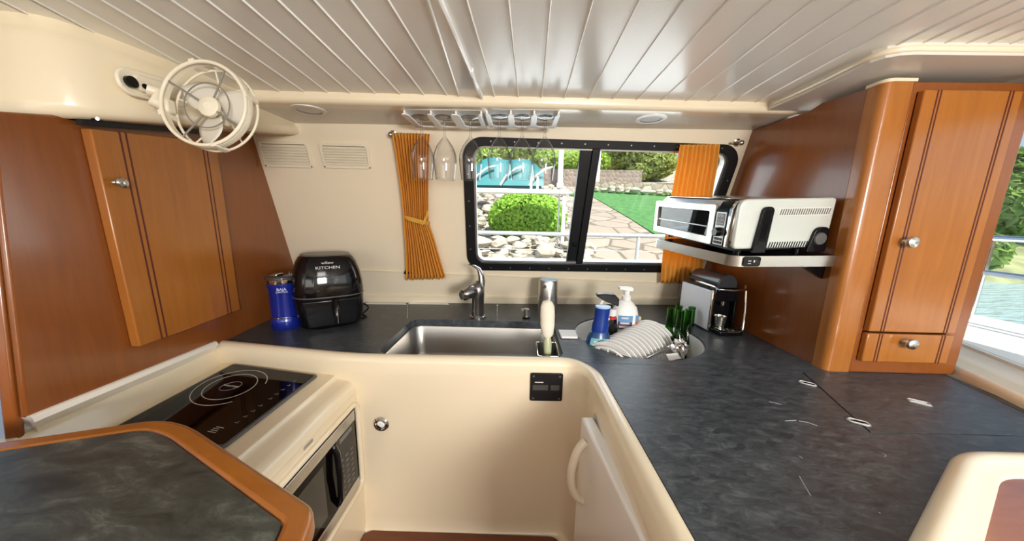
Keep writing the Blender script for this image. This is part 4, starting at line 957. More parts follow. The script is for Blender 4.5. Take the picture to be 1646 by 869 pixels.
q = onO(1227, 417, ST); dirn = (shp[2] - shp[1]).normalized(); inw = V((-dirn.y, dirn.x, 0))
pc = shp[1] + dirn * ((V((q.x, q.y, ST)) - shp[1]).dot(dirn))
nrm = V((dirn.y, -dirn.x, 0)); 
if nrm.dot(cen - pc) > 0: nrm = -nrm
fr_ = frame(pc + nrm * .004 + V((0, 0, -.017)), dirn, (0, 0, 1))
if (fr_.to_3x3() @ V((0, 0, 1))).dot(nrm) < 0: fr_ = frame(pc + nrm * .004 + V((0, 0, -.017)), -dirn, (0, 0, 1))
mb = MB(SM @ fr_); mb.prism([V((p[0], p[1], -.002)) for p in rrect(-.026, -.0150, .026, .0165, .008)], (0, 0, .006)); cpn = mb.build('control', BLACKG, shelf, local=True, bevel=.001)
mb = MB(SM @ fr_)
for x_, y_, s_ in ((-.010, .003, .002), (-.005, .003, .002), (.006, .002, .0032)): mb.bx(x_ - s_ * .6, x_ + s_ * .6, y_ - s_, y_ + s_, .004, .0046)
mb.bx(-.012, -.003, -.006, -.0045, .004, .0046); mb.build('markings', PRINT, cpn, local=True)
mb = MB(SM); a_ = shp[1] + dirn * .13 + V((0, .06, 0)); zz = ST - .034
kx = [V((a_.x + .02, c2.y - .12, zz)), V((c2.x - .03, c2.y - .015, zz)), V((c2.x - .03, c2.y - .015, zz - .05))]
mb.prism(kx, (-.015, .0, 0)); mb.prism([p + V((-.25, 0, 0)) for p in kx], (-.015, 0, 0)); mb.build('bracket', BLACK, shelf, local=True)

ov_ = thing('toaster_oven', 'flat steel flip-up toaster oven standing on the wall shelf', 'toaster oven', F=OVM)
OWH = mat('oven_white', (.62, .65, .61), .25, .25); OVS = mat('oven_steel', (.72, .71, .67), .25, .8)
pr_ = [V((0.012, y, z)) for y, z in ((.012, .004), (.0, .03), (.004, OH - .03), (.022, OH - .006), (.045, OH), (OD - .012, OH), (OD, OH - .012), (OD, .012), (OD - .01, .004))]
MB().prism(pr_, (OW - .024, 0, 0)).build('body', OVS, ov_, local=True, bevel=.003)
# right side cover (faces the photographer): pale panel with rounded front edge
sd2 = fillet([V((OW - .013, -.002, .002)), V((OW - .013, OD + .002, .002)), V((OW - .013, OD + .002, OH + .001)), V((OW - .013, -.002, OH + .001))], [.015, .012, .012, .028], 5)
sc_ = MB().prism(sd2, (.016, 0, 0)).build('side_cover', OWH, ov_, local=True, bevel=.005, seg=3)
xs = OW + .003
mb = MB(); mb.prism([V((xs - .001, y, z)) for y, z in fillet([V((.062, -.006, 0)), V((.112, -.006, 0)), V((.112, OH - .016, 0)), V((.062, OH - .016, 0))], [.004, .004, .024, .024], 8) for y, z in [(y, z)]] if False else [V((xs - .001, p.x, p.y)) for p in fillet([V((.055, -.010, 0)), V((.100, -.010, 0)), V((.104, OH - .022, 0)), V((.068, OH - .022, 0))], [.004, .004, .022, .022], 8)], (.010, 0, 0)); ft = mb.build('handle_foot', BLACK, ov_, local=True, bevel=.002)
mb = MB(); mb.prism([V((xs + .0085, p.x, p.y)) for p in fillet([V((.069, .020, 0)), V((.090, .020, 0)), V((.094, OH - .032, 0)), V((.078, OH - .032, 0))], .009, 6)], (.001, 0, 0)); mb.build('grip_slot', BLACKG, ft, local=True)
mb = MB(); mb.prism([V((xs - .001, p[0], p[1])) for p in rrect(.122, OH - .052, OD - .012, OH - .026, .006)], (.002, 0, 0)); vp = mb.build('vent_panel', mat('oven_vent', (.60, .60, .56), .35), ov_, local=True, bevel=.0006)
mb = MB()
for k in range(22): mb.prism([V((xs + .001, .128 + k * .0075, OH - .048)), V((xs + .001, .131 + k * .0075, OH - .048)), V((xs + .001, .134 + k * .0075, OH - .030)), V((xs + .001, .131 + k * .0075, OH - .030))], (.0006, 0, 0))
mb.build('vent_slots', DARKG, vp, local=True)
mb = MB()
for k in range(17): mb.prism([V((xs - .0005, .112 + k * .0082, .004)), V((xs - .0005, .1155 + k * .0082, .004)), V((xs - .0005, .119 + k * .0082, .022)), V((xs - .0005, .1155 + k * .0082, .022))], (.0012, 0, 0))
mb.build('lower_slots', BLACK, ov_, local=True)
mb = MB(); mb.prism([V((xs - .001, p.x, p.y)) for p in fillet([V((OD - .068, -.012, 0)), V((OD - .006, -.012, 0)), V((OD - .006, .066, 0)), V((OD - .052, .066, 0))], [.004, .004, .028, .024], 8)], (.010, 0, 0)); hg = mb.build('hinge_foot', BLACK, ov_, local=True, bevel=.002)
mb = MB(); mb.cyl((xs + .008, OD - .034, .030), (xs + .014, OD - .034, .030), .020, .018, 24); mb.build('hinge_cap', DARKG, hg, local=True, bevel=.001)
mb = MB(); mb.bx(.015, OW - .02, .012, OD - .01, -.006, .004); mb.build('base', BLACK, ov_, local=True)
for x_ in (.04, OW - .04):
    for y_ in (.05, OD - .05): MB().cyl((x_, y_, -.020), (x_, y_, -.006), .011, n=14).build('foot', BLACK, ov_, local=True)
# front: steel door, window, control column
D1 = OW - .085
dm = MB().holes([(p[0], p[1]) for p in rrect(.006, .004, D1, OH - .018, .008)], [rrect(.03, .028, D1 - .026, OH - .040, .006)], (0, -.002, 0), (1, 0, 0), (0, 0, 1), .012).build('door', OVS, ov_, local=True, bevel=.002, weld=True)
mb = MB(); mb.bx(.027, D1 - .023, -.006, -.003, .026, OH - .038); mb.build('window', mat('oven_window', (.010, .012, .012), .03, spec=.8), dm, local=True)
mb = MB(); mb.cyl((.035, -.0085, .060), (D1 - .03, -.0085, .060), .0025, n=8); mb.build('rail', STEEL, dm, local=True)
mb = MB(); mb.bx(-.004, .008, -.004, .016, .014, OH - .034); mb.build('end_cap', BLACK, ov_, local=True, bevel=.003)
cc_ = MB().prism([V((D1 + .003, y, z)) for y, z in ((-.010, .004), (-.010, OH - .034), (.004, OH - .008), (.040, OH + .0005), (.040, OH - .006), (.0, .004))], (.050, 0, 0)).build('control_column', BLACK, ov_, local=True, bevel=.002)
X_ = D1 + .028
mb = MB(); mb.bx(D1 + .006, D1 + .050, -.0115, -.0095, .008, OH - .040); cf = mb.build('control_face', ALU, cc_, local=True)
mb = MB(); mb.bx(D1 + .011, D1 + .045, -.0122, -.0112, .070, OH - .044); mb.build('display', BLACKG, cf, local=True)
mb = MB()
for k in range(3): mb.bx(D1 + .014, D1 + .024, -.0126, -.012, .076 + .010 * k, .079 + .010 * k); mb.bx(D1 + .028, D1 + .041, -.0126, -.012, .076 + .010 * k, .079 + .010 * k)
mb.bx(D1 + .014, D1 + .040, -.0126, -.012, OH - .051, OH - .048); mb.build('display_marks', PRINT, cf, local=True)
mb = MB(); mb.cyl((X_, -.011, .050), (X_, -.028, .050), .0145, .0135, 24); mb.build('dial', BLACKG, cf, local=True, bevel=.001)
mb = MB()
for k in range(3):
    for j in range(2): mb.bx(D1 + .010 + k * .013, D1 + .020 + k * .013, -.0125, -.011, .012 + j * .011, .020 + j * .011)
mb.build('buttons', BLACK, cf, local=True)
mb = MB(); mb.prism([V((OW - .030, y, z)) for y, z in ((-.011, .004), (-.009, OH - .030), (.006, OH - .006), (.040, OH + .001), (.040, OH - .01), (0, .004))], (.012, 0, 0)); mb.build('side_trim', CHROME, ov_, local=True, bevel=.002)
mb = MB(); mb.bx(.01, D1, .03, .055, OH - .0008, OH + .0006); mb.build('top_edge', CHROME, ov_, local=True)

# ---- coffee machine
a, b, c = oz(1140, 534, ZC), oz(1108, 517, ZC), oz(1180, 530, ZC)
ey_ = (b - a).normalized(); ex_ = (c - a); ex_ = (ex_ - ey_ * ex_.dot(ey_)).normalized()
Fm = frame(V((a.x, a.y, ZC)), ex_, ey_)
CD = .25; CW = .125; CHH = .190
cm = thing('coffee_machine', 'compact black capsule coffee machine with a white side panel beside the basin', 'coffee machine', F=Fm)
mb = MB(); mb.bx(.008, CW - .008, .055, CD - .005, .004, CHH); mb.build('body', BLACK, cm, local=True, bevel=.004)
MB().bx(-.004, .008, .012, CD - .02, .006, CHH - .014).build('side_panel', mat('coffee_white', (.80, .83, .86), .3), cm, local=True, bevel=.003)
MB().bx(CW - .008, CW + .002, .03, CD - .02, .006, CHH - .014).build('side_panel', BLACKG, cm, local=True, bevel=.003)
MB().bx(-.0045, .004, .003, .012, .006, CHH - .010).build('edge_trim', CHROME, cm, local=True, bevel=.001)
mb = MB(); mb.bx(.010, CW - .010, .012, .060, CHH - .060, CHH); mb.build('brew_head', BLACK, cm, local=True, bevel=.005)
mb = MB(); mb.cyl((CW / 2 + .004, .02, CHH + .012), (CW / 2 + .004, CD - .03, CHH + .012), .042, n=30); mb.build('top_cover', mat('coffee_top', (.030, .032, .036), .25), cm, local=True, bevel=.003)
mb = MB(); mb.tube([(.004, .14, CHH + .006), (.004, .02, CHH + .004), (.012, -.012, CHH - .002), (CW * .5, -.022, CHH - .004), (CW - .004, -.012, CHH - .002), (CW + .012, .01, CHH + .010)], .0055, 10); mb.build('lever', CHROME, cm, local=True)
mb = MB(); mb.cyl((CW * .5, .03, CHH - .058), (CW * .5, .03, CHH - .080), .012, .008, 16); mb.build('spout', CHROME, cm, local=True)
mb = MB(); mb.bx(.012, CW - .012, -.045, .055, .0, .022); dt = mb.build('drip_tray', BLACK, cm, local=True, bevel=.006)
mb = MB()
for k in range(7): mb.bx(.02 + k * .014, .026 + k * .014, -.038, .05, .022, .0245)
mb.build('drip_grille', CHROME, dt, local=True)
mb = MB(); mb.tube([(CW - .006, -.018, CHH - .004), (CW - .002, -.024, .10), (CW - .006, -.030, .020)], .004, 8); mb.tube([(CW * .35, -.046, .018), (CW * .7, -.046, .018), (CW + .004, -.03, .020), (CW + .012, .0, .022)], .004, 8); mb.build('cup_support', CHROME, cm, local=True)
MB().bx(.02, CW - .02, CD - .004, CD + .05, .004, CHH - .03).build('water_tank', clear_glass('tank_grey', (.35, .36, .36), .05), cm, local=True, bevel=.006)
# capsule cup inside
mb = MB(); mb.lathe([(0, 0), (.018, 0), (.024, .045), (.022, .045), (.016, .003), (0, .003)], (CW * .38, .012, .0246)); tcup = mb.build('tmp', PEWTER, cm, local=True); tcup.name = 'capsule_holder'

# ---- black plug and cables by the right curtain
q = onW(1113, 437, .02); t = thing('power_plug', 'black plug and hanging cable beside the right curtain', 'plug', q)
mb = MB(); mb.box(q, (.03, .03, .036)); mb.build('plug', BLACK, t, bevel=.005)
e1 = onW(1108, 462, .03); e2 = onW(1107, 482, .03)
mb = MB(); mb.tube(fillet([q + V((0, -.01, -.01)), q + V((-.012, -.03, -.05)), e1, V((e2.x + .02, e2.y - .06, ZC + .01))], .03, 5, False), .0035, 8); mb.build('cable', BLACK, t)
mb = MB(); mb.tube(fillet([q + V((.01, 0, 0)), onW(1122, 437, .05), onW(1128, 432, .06)], .01, 4, False), .0035, 8); mb.build('cable', BLACK, t)

# ---- air fryer
q = oz(534, 530, ZC); d_ = V((q.x, q.y, 0)).normalized(); ctr_ = V((q.x, q.y, ZC)) + d_ * .125
fx = V((d_.y, -d_.x, 0)); fx = (Matrix.Rotation(R(4), 3, 'Z') @ fx)
Ff = frame(ctr_, fx, (Matrix.Rotation(R(90), 3, 'Z') @ fx))
AH = .318
af = thing('air_fryer', 'large glossy black air fryer standing in the left corner of the worktop', 'air fryer', F=Ff)
def sup(a_, b_, z, n=48, e=3.2, oy_=0): return [V((a_ * math.copysign(abs(math.cos(t)) ** (2 / e), math.cos(t)), b_ * math.copysign(abs(math.sin(t)) ** (2 / e), math.sin(t)) + oy_, z)) for t in [2 * math.pi * k / n for k in range(n)]]
bp = [(.116, 0), (.128, .008), (.140, .05), (.1455, .10), (.146, .14)]
MB().loft([sup(a_, a_ * .9, z) for a_, z in bp]).build('lower_body', BLACK, af, local=True, ang=60)
tp_ = [(.1475, .1425), (.148, .16), (.145, .20), (.137, .245), (.124, .285), (.112, .305), (.104, .314)]
MB().loft([sup(a_, a_ * .9, z) for a_, z in tp_]).build('upper_body', BLACKG, af, local=True, ang=60)
MB().loft([sup(.103, .093, .3135), sup(.100, .090, AH), sup(.093, .083, AH + .001)]).build('top_panel', mat('fryer_top', (.12, .115, .105), .35), af, local=True, ang=50)
mb = MB(); mb.loft([sup(.1468, .1468 * .9, .140, e=3.2), sup(.1490, .149 * .9, .1405), sup(.1490, .149 * .9, .1445), sup(.147, .147 * .9, .145)], True, False, False); mb.build('seam_band', DARKG, af, local=True)
dw = MB().loft([[V((x, -.118 - .012 - (.004 if 0 < j < 3 else 0), z)) for x, z in ((-.085, .02), (.085, .02), (.095, .132), (-.095, .132))] if False else [V((s_ * x, y, z)) for s_, x, y in ((-1, 1, -.05), (-1, 1, -.128 - .004 * j), (1, 1, -.128 - .004 * j), (1, 1, -.05)) for x in [.100 + .008 * j]] for j, z in enumerate((.012, .06, .134))]).build('basket_drawer', BLACK, af, local=True, bevel=.008, seg=3)
mb = MB(); mb.tube([(.012, -.137, .128), (.012, -.165, .118), (.012, -.185, .09), (.012, -.185, .04)], [.014, .013, .012, .011], 12); mb.build('handle', BLACKG, dw, local=True)
mb = MB(); mb.tube([(.0125, -.196, .11), (.0125, -.1985, .045)], .0013, 6); mb.build('handle_strip', PEWTER, dw, local=True)
# lettering follows the front face
def fface(z):
    for (a0, z0), (a1, z1) in zip(tp_, tp_[1:]):
        if z0 <= z <= z1: t_ = (z - z0) / (z1 - z0); return -(a0 + (a1 - a0) * t_) * .9
def txt(par, s_, size, z, sx=1.0, x=-.004):
    y0, y1 = fface(z - .008), fface(z + .008); ey3 = V((0, y1 - y0, .016)).normalized()
    MB(frame((x, fface(z) - .0030, z), (1, 0, 0), ey3)).text(s_, size, Matrix(), .0006, sx).build('lettering', PRINT, par, local=True, smooth=False)
txt(af, 'willow', .016, .288, 1.15); txt(af, 'KITCHEN', .017, .268, 1.35)
mb = MB()
for k in range(3): mb.bx(-.150, -.1478, -.02 + k * .012, -.014 + k * .012, .215, .245)
mb.build('side_vent', DARKG, af, local=True)
# its cord
q = oz(590, 500, ZC + .004); t = (MB().tube(fillet([V((q.x - .06, q.y - .01, ZC + .02)), V((q.x, q.y + .01, ZC + .05)), V((q.x + .035, q.y + .0, ZC + .03)), V((q.x + .012, q.y - .05, ZC + .004)), V((q.x + .05, q.y - .06, ZC + .004)), V((q.x + .045, q.y - .10, ZC + .004)), V((q.x + .0, q.y - .12, ZC + .004))], .05, 6, False), .0038, 8).build('power_cord', BLACK, af))

af.scale = (.89, .89, .94)
# ---- blue tumbler
q = oz(452, 529, ZC); o = V((q.x, q.y + .035, ZC)); tzc = oy(446, 441, o.y).z - ZC
tm = thing('tumbler', 'cobalt blue tumbler with a steel band and clear lid beside the air fryer', 'tumbler', o)
CB = mat('cobalt', (.008, .020, .26), .22, .2, coat=.4); hT = tzc
MB().lathe([(0, 0), (.050, 0), (.053, .004), (.0535, .045), (.050, .050), (.0495, .055), (.0505, .10), (.0500, hT * .72), (.0555, hT * .80), (.0555, hT * .86), (0, hT * .86)], o).build('body', CB, tm, ang=45)
MB().lathe([(.0560, hT * .86), (.0572, hT * .87), (.0572, hT * .935), (.0555, hT * .94)], o, cap0=False, cap1=False).build('steel_band', CHROME, tm)
MB().lathe([(.0505, .049), (.0540, .0495), (.0540, .0515), (.0500, .052)], o, cap0=False, cap1=False).build('base_ring', CHROME, tm)
mb = MB(); mb.lathe([(0, hT * .93), (.0555, hT * .93), (.0565, hT * .955), (.055, hT * .985), (.050, hT), (0, hT * .995)], o); lid_ = mb.build('lid', mat('lid_smoke', (.05, .045, .045), .12), tm, ang=50)
mb = MB(); mb.M = Matrix.Translation(o); mb.bx(-.014, .014, -.045, -.005, hT * .995, hT + .009); mb.build('lid_slider', CHROME, lid_, bevel=.003)
dq = V((-o.x, -o.y, 0)).normalized(); dq = Matrix.Rotation(R(-6), 3, 'Z') @ dq
for s_, z_, sz in (('BAJA', hT * .765, .015), ('CANTINA', hT * .715, .009)):
    MB(frame(o + dq * (.0545 if z_ > hT * .74 else .0505) + V((0, 0, z_)), (-dq.y, dq.x, 0), (0, 0, 1))).text(s_, sz, Matrix(), .0012).build('lettering', mat('pale_blue_print', (.65, .68, .85), .5), tm, smooth=False)
# ---- two louvred vents on the window wall
for quad, lab in ((((417, 226), (499, 229), (502, 269), (424, 268)), 'cream louvred wall vent nearest the left wood bulkhead'), (((514, 230), (593, 231), (597, 271), (520, 270)), 'cream louvred wall vent nearest the left mustard curtain')):
    P_ = [onW(*p) for p in quad]; c = sum(P_, V()) / 4
    w_ = ((P_[1] - P_[0]).length + (P_[2] - P_[3]).length) / 2; h_ = ((P_[3] - P_[0]).length + (P_[2] - P_[1]).length) / 2
    t = thing('wall_vent', lab, 'vent', F=frame(c, WE1, WE2), group='louvred vents on the window wall')
    MB().holes(rrect(-w_ / 2, -h_ / 2, w_ / 2, h_ / 2, .012), [rrect(-w_ / 2 + .012, -h_ / 2 + .014, w_ / 2 - .012, h_ / 2 - .010, .006)], (0, 0, 0), (1, 0, 0), (0, 1, 0), .008).build('frame', IVORY, t, local=True, bevel=.002, weld=True)
    mb = MB(); mb.bx(-w_ / 2 + .01, w_ / 2 - .01, -h_ / 2 + .01, h_ / 2 - .008, .0, .0012); mb.build('back', mat('vent_dark', (.10, .075, .045), .7), t, local=True)
    n = 7; hh = (h_ - .026) / n
    for k in range(n):
        y0 = -h_ / 2 + .014 + k * hh
        MB().prism([V((-w_ / 2 + .012, y0 + hh * .05, .0105)), V((-w_ / 2 + .012, y0 + hh * .30, .0115)), V((-w_ / 2 + .012, y0 + hh * .95, .004)), V((-w_ / 2 + .012, y0 + hh * .70, .003))], (w_ - .024, 0, 0)).build('slat', IVORY, t, local=True)
    mb = MB()
    for sx in (-1, 1): mb.cyl((sx * (w_ / 2 - .007), -h_ / 2 + .007, .008), (sx * (w_ / 2 - .007), -h_ / 2 + .007, .0095), .003, n=10)
    mb.build('screws', DARKG, t, local=True)

# ---- curtains
def uv(p): q = iF @ p; return q.x, q.y
def curtain(name, label, keys, n, amp, off, band=None, nv=40):
    """keys: rows of (left px, right px) down the curtain; pleats run down it"""
    rows = []
    for (xl, yl), (xr, yr) in keys: rows.append((uv(onW(xl, yl)), uv(onW(xr, yr))))
    t = thing(name, label, 'curtain', F0 @ V(((rows[-1][0][0] + rows[-1][1][0]) / 2, rows[-1][0][1], .02)))
    def at(v):
        s = v * (len(rows) - 1); i = min(int(s), len(rows) - 2); f = s - i
        g_ = lambda k: [(rows[i][k][j] * (1 - f) + rows[i + 1][k][j] * f) for j in (0, 1)]
        return g_(0), g_(1)
    ph = [random.uniform(-.12, .12) for _ in range(n + 2)]
    def fn(u, v, do=0):
        a, b = at(v); k = u * n; i = int(min(k, n)); sh = ph[i] * (1 - abs(2 * (k - i) - 1)) / n
        uu = max(0, min(1, u + sh * .6)); x = a[0] + (b[0] - a[0]) * uu; y = a[1] + (b[1] - a[1]) * uu
        z = off + amp * math.cos(2 * math.pi * u * n) + amp * .25 * math.sin(2 * math.pi * u * n * .37 + 3 * v)
        return F0 @ V((x, y, z + do))
    MB().grid(fn, n * 10, nv).build('drape', CURT, t, ang=80, solid=.002)
    if band:
        v0, v1, dv = band
        def bn(u, v):
            a, b = at(v0 + (v1 - v0) * u); w_ = b[0] - a[0]; sag = dv * (.55 + .9 * u * (1 - u))
            a2, b2 = at(min(1, v0 + (v1 - v0) * u + sag * (v - .5) * 1.0))
            x = a[0] - .004 + (w_ + .008) * u; y = a2[1] + (b2[1] - a2[1]) * u
            z = off + amp + .003 - (.02 * abs(2 * u - 1) ** 6)
            return F0 @ V((x, y, z))
        MB().grid(bn, 24, 6).build('tieback', TIE, t, ang=80, solid=.003)
        a, b = at(v1); mb = MB(F0); y = b[1]
        mb.prism([V((b[0] - .028, y - .005, off + amp + .007)), V((b[0] - .010, y + .005, off + amp + .007)), V((b[0] + .008, y + .045, off + amp - .004)), V((b[0] + .002, y + .060, off + amp - .010)), V((b[0] - .016, y + .020, off + amp + .004))], (0, 0, .003)); mb.build('tieback_end', TIE, t)
    return t
curtain('curtain', 'gathered mustard curtain tied back left of the galley window', [((636, 212), (694, 214)), ((643, 255), (692, 256)), ((649, 297), (691, 297)), ((653, 335), (691, 336)), ((654, 355), (691, 355)), ((656, 385), (700, 380)), ((657, 415), (709, 412)), ((657, 443), (718, 441))], 12, .017, .034, (.48, .56, .07))
curtain('curtain', 'mustard curtain hanging free behind the toaster oven', [((1086, 231), (1148, 230)), ((1081, 262), (1145, 262)), ((1076, 292), (1140, 290)), ((1071, 320), (1136, 320)), ((1066, 350), (1132, 350)), ((1062, 385), (1128, 385)), ((1058, 420), (1124, 420)), ((1057, 450), (1119, 449))], 9, .009, .032)
# rod ends
for (x, y), lab in (((632, 215), 'small pewter curtain rod end at the upper left of the left curtain'), ((1184, 228), 'small pewter curtain rod end beyond the window frame at upper right'), ((656, 434), 'small dark curtain rod end at the foot of the left curtain')):
    F = WF(x, y, .001); t = thing('curtain_rod_end', lab, 'rod end', F=F, group='curtain rod ends')
    m_ = BLACK if y > 400 else PEWTER
    MB().lathe([(0, 0), (.014, 0), (.014, .003), (.008, .006), (.007, .024), (0, .024)], n=20).build('base', m_, t, local=True)
    s_ = -1 if x > 1000 else 1
    mb = MB(); mb.ball((-.002 * s_, 0, .027), .0115, n=16, m=10); mb.cyl((0, 0, .027), (.034 * s_, 0, .027), .005, n=10); mb.build('finial', m_, t, local=True, ang=60)

# ---- hanging glass racks and wine glasses
RY = 1.245
RACKS = (((677, 714, 756), 'white three-slot glass rack under the soffit, over the left curtain'), ((803, 840, 877), 'white three-slot glass rack under the soffit, over the window'))
WG = thin_glass('wine_glass')
proto = None; ordg = ['leftmost wine glass hanging from the left rack, before the curtain', 'middle wine glass hanging from the left rack', 'right wine glass of the left rack, at the window corner', 'left wine glass hanging from the right rack', 'middle wine glass hanging from the right rack', 'rightmost wine glass hanging from the right rack']; gi = 0
for xs_, lab in RACKS:
    ps = [oy(x, 183, RY) for x in xs_]; cx_ = ps[1].x; zs_ = SF(cx_) - .0005
    stp = (ps[2].x - ps[0].x) / 2
    t = thing('glass_rack', lab, 'glass rack', (cx_, RY, zs_ - .03), group='hanging glass racks')
    Wd = stp * 3 + .012
    # runner plate with three open slots, hung below a mounting plate
    o = []; y0, y1 = RY - .055, RY + .11
    x0 = cx_ - Wd / 2
    o = [(x0, y1), (x0, y0 + .01), (x0 + .004, y0)]
    for k in range(3):
        sx = ps[k].x; o += [(sx - .038, y0), (sx - .030, y0 + .02), (sx - .030, y1 - .035), (sx - .018, y1 - .018), (sx + .018, y1 - .018), (sx + .030, y1 - .035), (sx + .030, y0 + .02), (sx + .038, y0)]
    o += [(x0 + Wd - .004, y0), (x0 + Wd, y0 + .01), (x0 + Wd, y1)]
    MB().holes(o[::-1], [], (0, 0, zs_ - .024), (1, 0, 0), (0, 1, 0), .004).build('runner', WHITE, t, bevel=.0015, weld=True)
    mb = MB()
    for xw in (x0 + .003, (ps[0].x + ps[1].x) / 2, (ps[1].x + ps[2].x) / 2, x0 + Wd - .003): mb.bx(xw - .003, xw + .003, y0 + .03, y1, zs_ - .021, zs_ - .002)
    mb.build('web', WHITE, t)
    mb = MB(); mb.bx(x0, x0 + Wd, y0 + .02, y1, zs_ - .002, zs_ + .0); mb.build('mounting_plate', WHITE, t, bevel=.001)
    for p in ps:
        zt = zs_ - .0175
        if proto is None:
            proto = thing('wine_glass', ordg[0], 'wine glass', (p.x, RY, zt), group='wine glasses hanging upside down')
            L_ = .215
            pr2 = [(.001, .004), (.006, .0035), (.034, .0015), (.036, .0005), (.034, -.0005), (.010, -.004), (.005, -.010), (.0042, -.03), (.0042, -.058), (.006, -.066), (.016, -.078), (.030, -.098), (.0405, -.125), (.0425, -.145), (.040, -.175), (.0352, -L_)]
            MB().lathe(pr2, n=56, cap1=False).ring((0, 0, -L_), (0, 0, 1), .0352, .0008, 56, 6).build('glass', WG, proto, local=True, ang=75)
            o_ = proto; o_.location = (p.x, RY, zt)
        else: dup(proto, (p.x, RY, zt), ordg[gi])
        gi += 1

# ---- recessed soffit lights
for (x, y), lab in (((497, 176), 'oval recessed light in the soffit near the fan'), ((1046, 190), 'oval recessed light in the soffit right of the glass racks')):
    q = onsoff(x, y); t = thing('recessed_light', lab, 'recessed light', (q.x, q.y, q.z), group='recessed soffit lights')
    MB().lathe([(.040, 0), (.058, 0), (.057, -.004), (.046, -.007), (.040, -.005)], q, n=40, cap0=False, cap1=False).build('trim_ring', SOFF if x < 800 else WHITE, t)
    MB().lathe([(0, -.003), (.041, -.003), (.041, -.0005), (0, -.0005)], q, n=40).build('lens', mat('lens_frost', (.70, .69, .66), .3), t)

# ---- caged fan on the header
fn_ = (-FW + RT * .03 - UP * .03).normalized()
hub = EYE + ray(327, 166) / FOC * .774 - fn_ * .026
FF = Matrix.Translation(hub) @ rot_to(fn_)
fan = thing('cabin_fan', 'ivory caged cabin fan on an arm fixed to the moulded header, upper left', 'fan', F=frame(hub, V((0, 0, 1)).cross(fn_), fn_.cross(V((0, 0, 1)).cross(fn_))))
FI = Matrix.LocRotScale(fan.location, fan.rotation_euler, None)
FR = .0995
mb = MB(); mb.ring((0, 0, .026), (0, 0, 1), FR, .0042, 64, 10); fr_ring = mb.build('front_ring', IVORY, fan, local=True, ang=60)
mb = MB(); mb.lathe([(FR - .001, .008), (FR + .004, .008), (FR + .005, .014), (FR + .004, .022), (FR + .000, .022), (FR - .001, .008)], n=64, cap0=False, cap1=False); mb.build('cage_band', IVORY, fan, local=True, ang=60)
mb = MB(); mb.ring((0, 0, -.012), (0, 0, 1), FR + .001, .0030, 64, 8); mb.build('rear_ring', IVORY, fan, local=True, ang=60)
for k in range(4):
    a_ = R(14 + 90 * k); mb = MB(Matrix.Rotation(a_, 4, 'Z')); mb.box((FR + .003, 0, .010), (.008, .014, .042)); mb.build('cage_clip', IVORY, fan, local=True, bevel=.002)
mb = MB(); mb.ring((0, 0, .017), (0, 0, 1), .054, .0016, 48, 6); mb.build('guard_ring', mat('guard_dark', (.22, .20, .17), .4), fan, local=True)
for k in range(4):
    a_ = R(58 + 90 * k); MB().tube([(.02 * math.cos(a_), .02 * math.sin(a_), .012), (.055 * math.cos(a_), .055 * math.sin(a_), .017), (FR * math.cos(a_), FR * math.sin(a_), .026)], .0021, 8).build('front_spoke', MATS['guard_dark'], fan, local=True)
for k in range(5):
    a_ = R(20 + 72 * k); MB().tube([(.025 * math.cos(a_), .025 * math.sin(a_), -.034), (FR * math.cos(a_), FR * math.sin(a_), -.012)], .002, 8).build('rear_spoke', IVORY, fan, local=True)
MB().lathe([(0, .018), (.020, .017), (.0245, .014), (.0245, .006), (0, .006)], n=32).build('hub_cap', IVORY, fan, local=True)
mb = MB(frame((0, 0, .0176), (1, 0, 0), (0, 1, 0))); mb.ring((0, 0, 0), (0, 0, 1), .007, .0007, 24, 6); mb.text('S', .010, Matrix(), .0004); mb.build('emblem', WHITE, fan, local=True)
mb = MB(); mb.lathe([(0, -.075), (.020, -.072), (.027, -.06), (.028, -.034), (.012, -.028), (.012, .0), (0, .002)], n=28); mb.build('motor', IVORY, fan, local=True)
BLm = mat('fan_blade', (.66, .62, .54), .35)
for k in range(3):
    a_ = R(-105 + 120 * k); mb = MB(Matrix.Rotation(a_, 4, 'Z'))
    mb.grid(lambda u, v: V((.012 + .076 * u, (-.010 - .030 * math.sin(math.pi * min(1, u * .8 + .12))) * (1 - v) + (.012 + .022 * math.sin(math.pi * min(1, u * .8 + .15))) * v, -.012 + .020 * (v - .5) + .004 * u)), 8, 6); mb.build('blade', BLm, fan, local=True, solid=.0016)
# base plate on the header, arm to the cage
hb_ = pl(252, 143, (1, -.05, 0), (-.9235, 1.0, 0)); hx = V((.035, 1, .10)).normalized()
bF = frame(hb_, hx, V((0, 0, 1)))
if (bF.to_3x3() @ V((0, 0, 1))).x < 0: bF = frame(hb_, -hx, V((0, 0, 1)))
loc = FI.inverted() @ bF
mb = MB(loc); mb.prism([V((p[0], p[1], -.004)) for p in rrect(-.085, -.031, .075, .031, .030, 8)], (0, 0, .010)); bp_ = mb.build('base_plate', IVORY, fan, local=True, bevel=.004, seg=3)
mb = MB(loc); mb.prism([V((p[0], p[1], .005)) for p in rrect(-.06, -.018, .045, .019, .017, 8)], (0, 0, .012)); mb.build('switch_housing', IVORY, fan, local=True, bevel=.004)
sx_ = 1 if (loc.to_3x3() @ V((1, 0, 0))).x > 0 else -1
b2 = [bF @ V((k, 0, .018)) for k in (-.05, -.03)]
b2.sort(key=lambda p: p.y)
nearp = pl(211, 133, (1, -.05, 0), (-.9235 + .017, 1.0, 0))
MB().cyl(nearp + V((-.004, 0, .002)), nearp + V((.004, 0, .002)), .0125, n=18).build('pivot_socket', BLACK, fan)
MB().cyl(nearp + V((-.002, .026, .002)), nearp + V((.004, .026, .002)), .006, n=14).build('switch', BLACK, fan)
left = FI @ V((-FR - .006, .0, -.012))
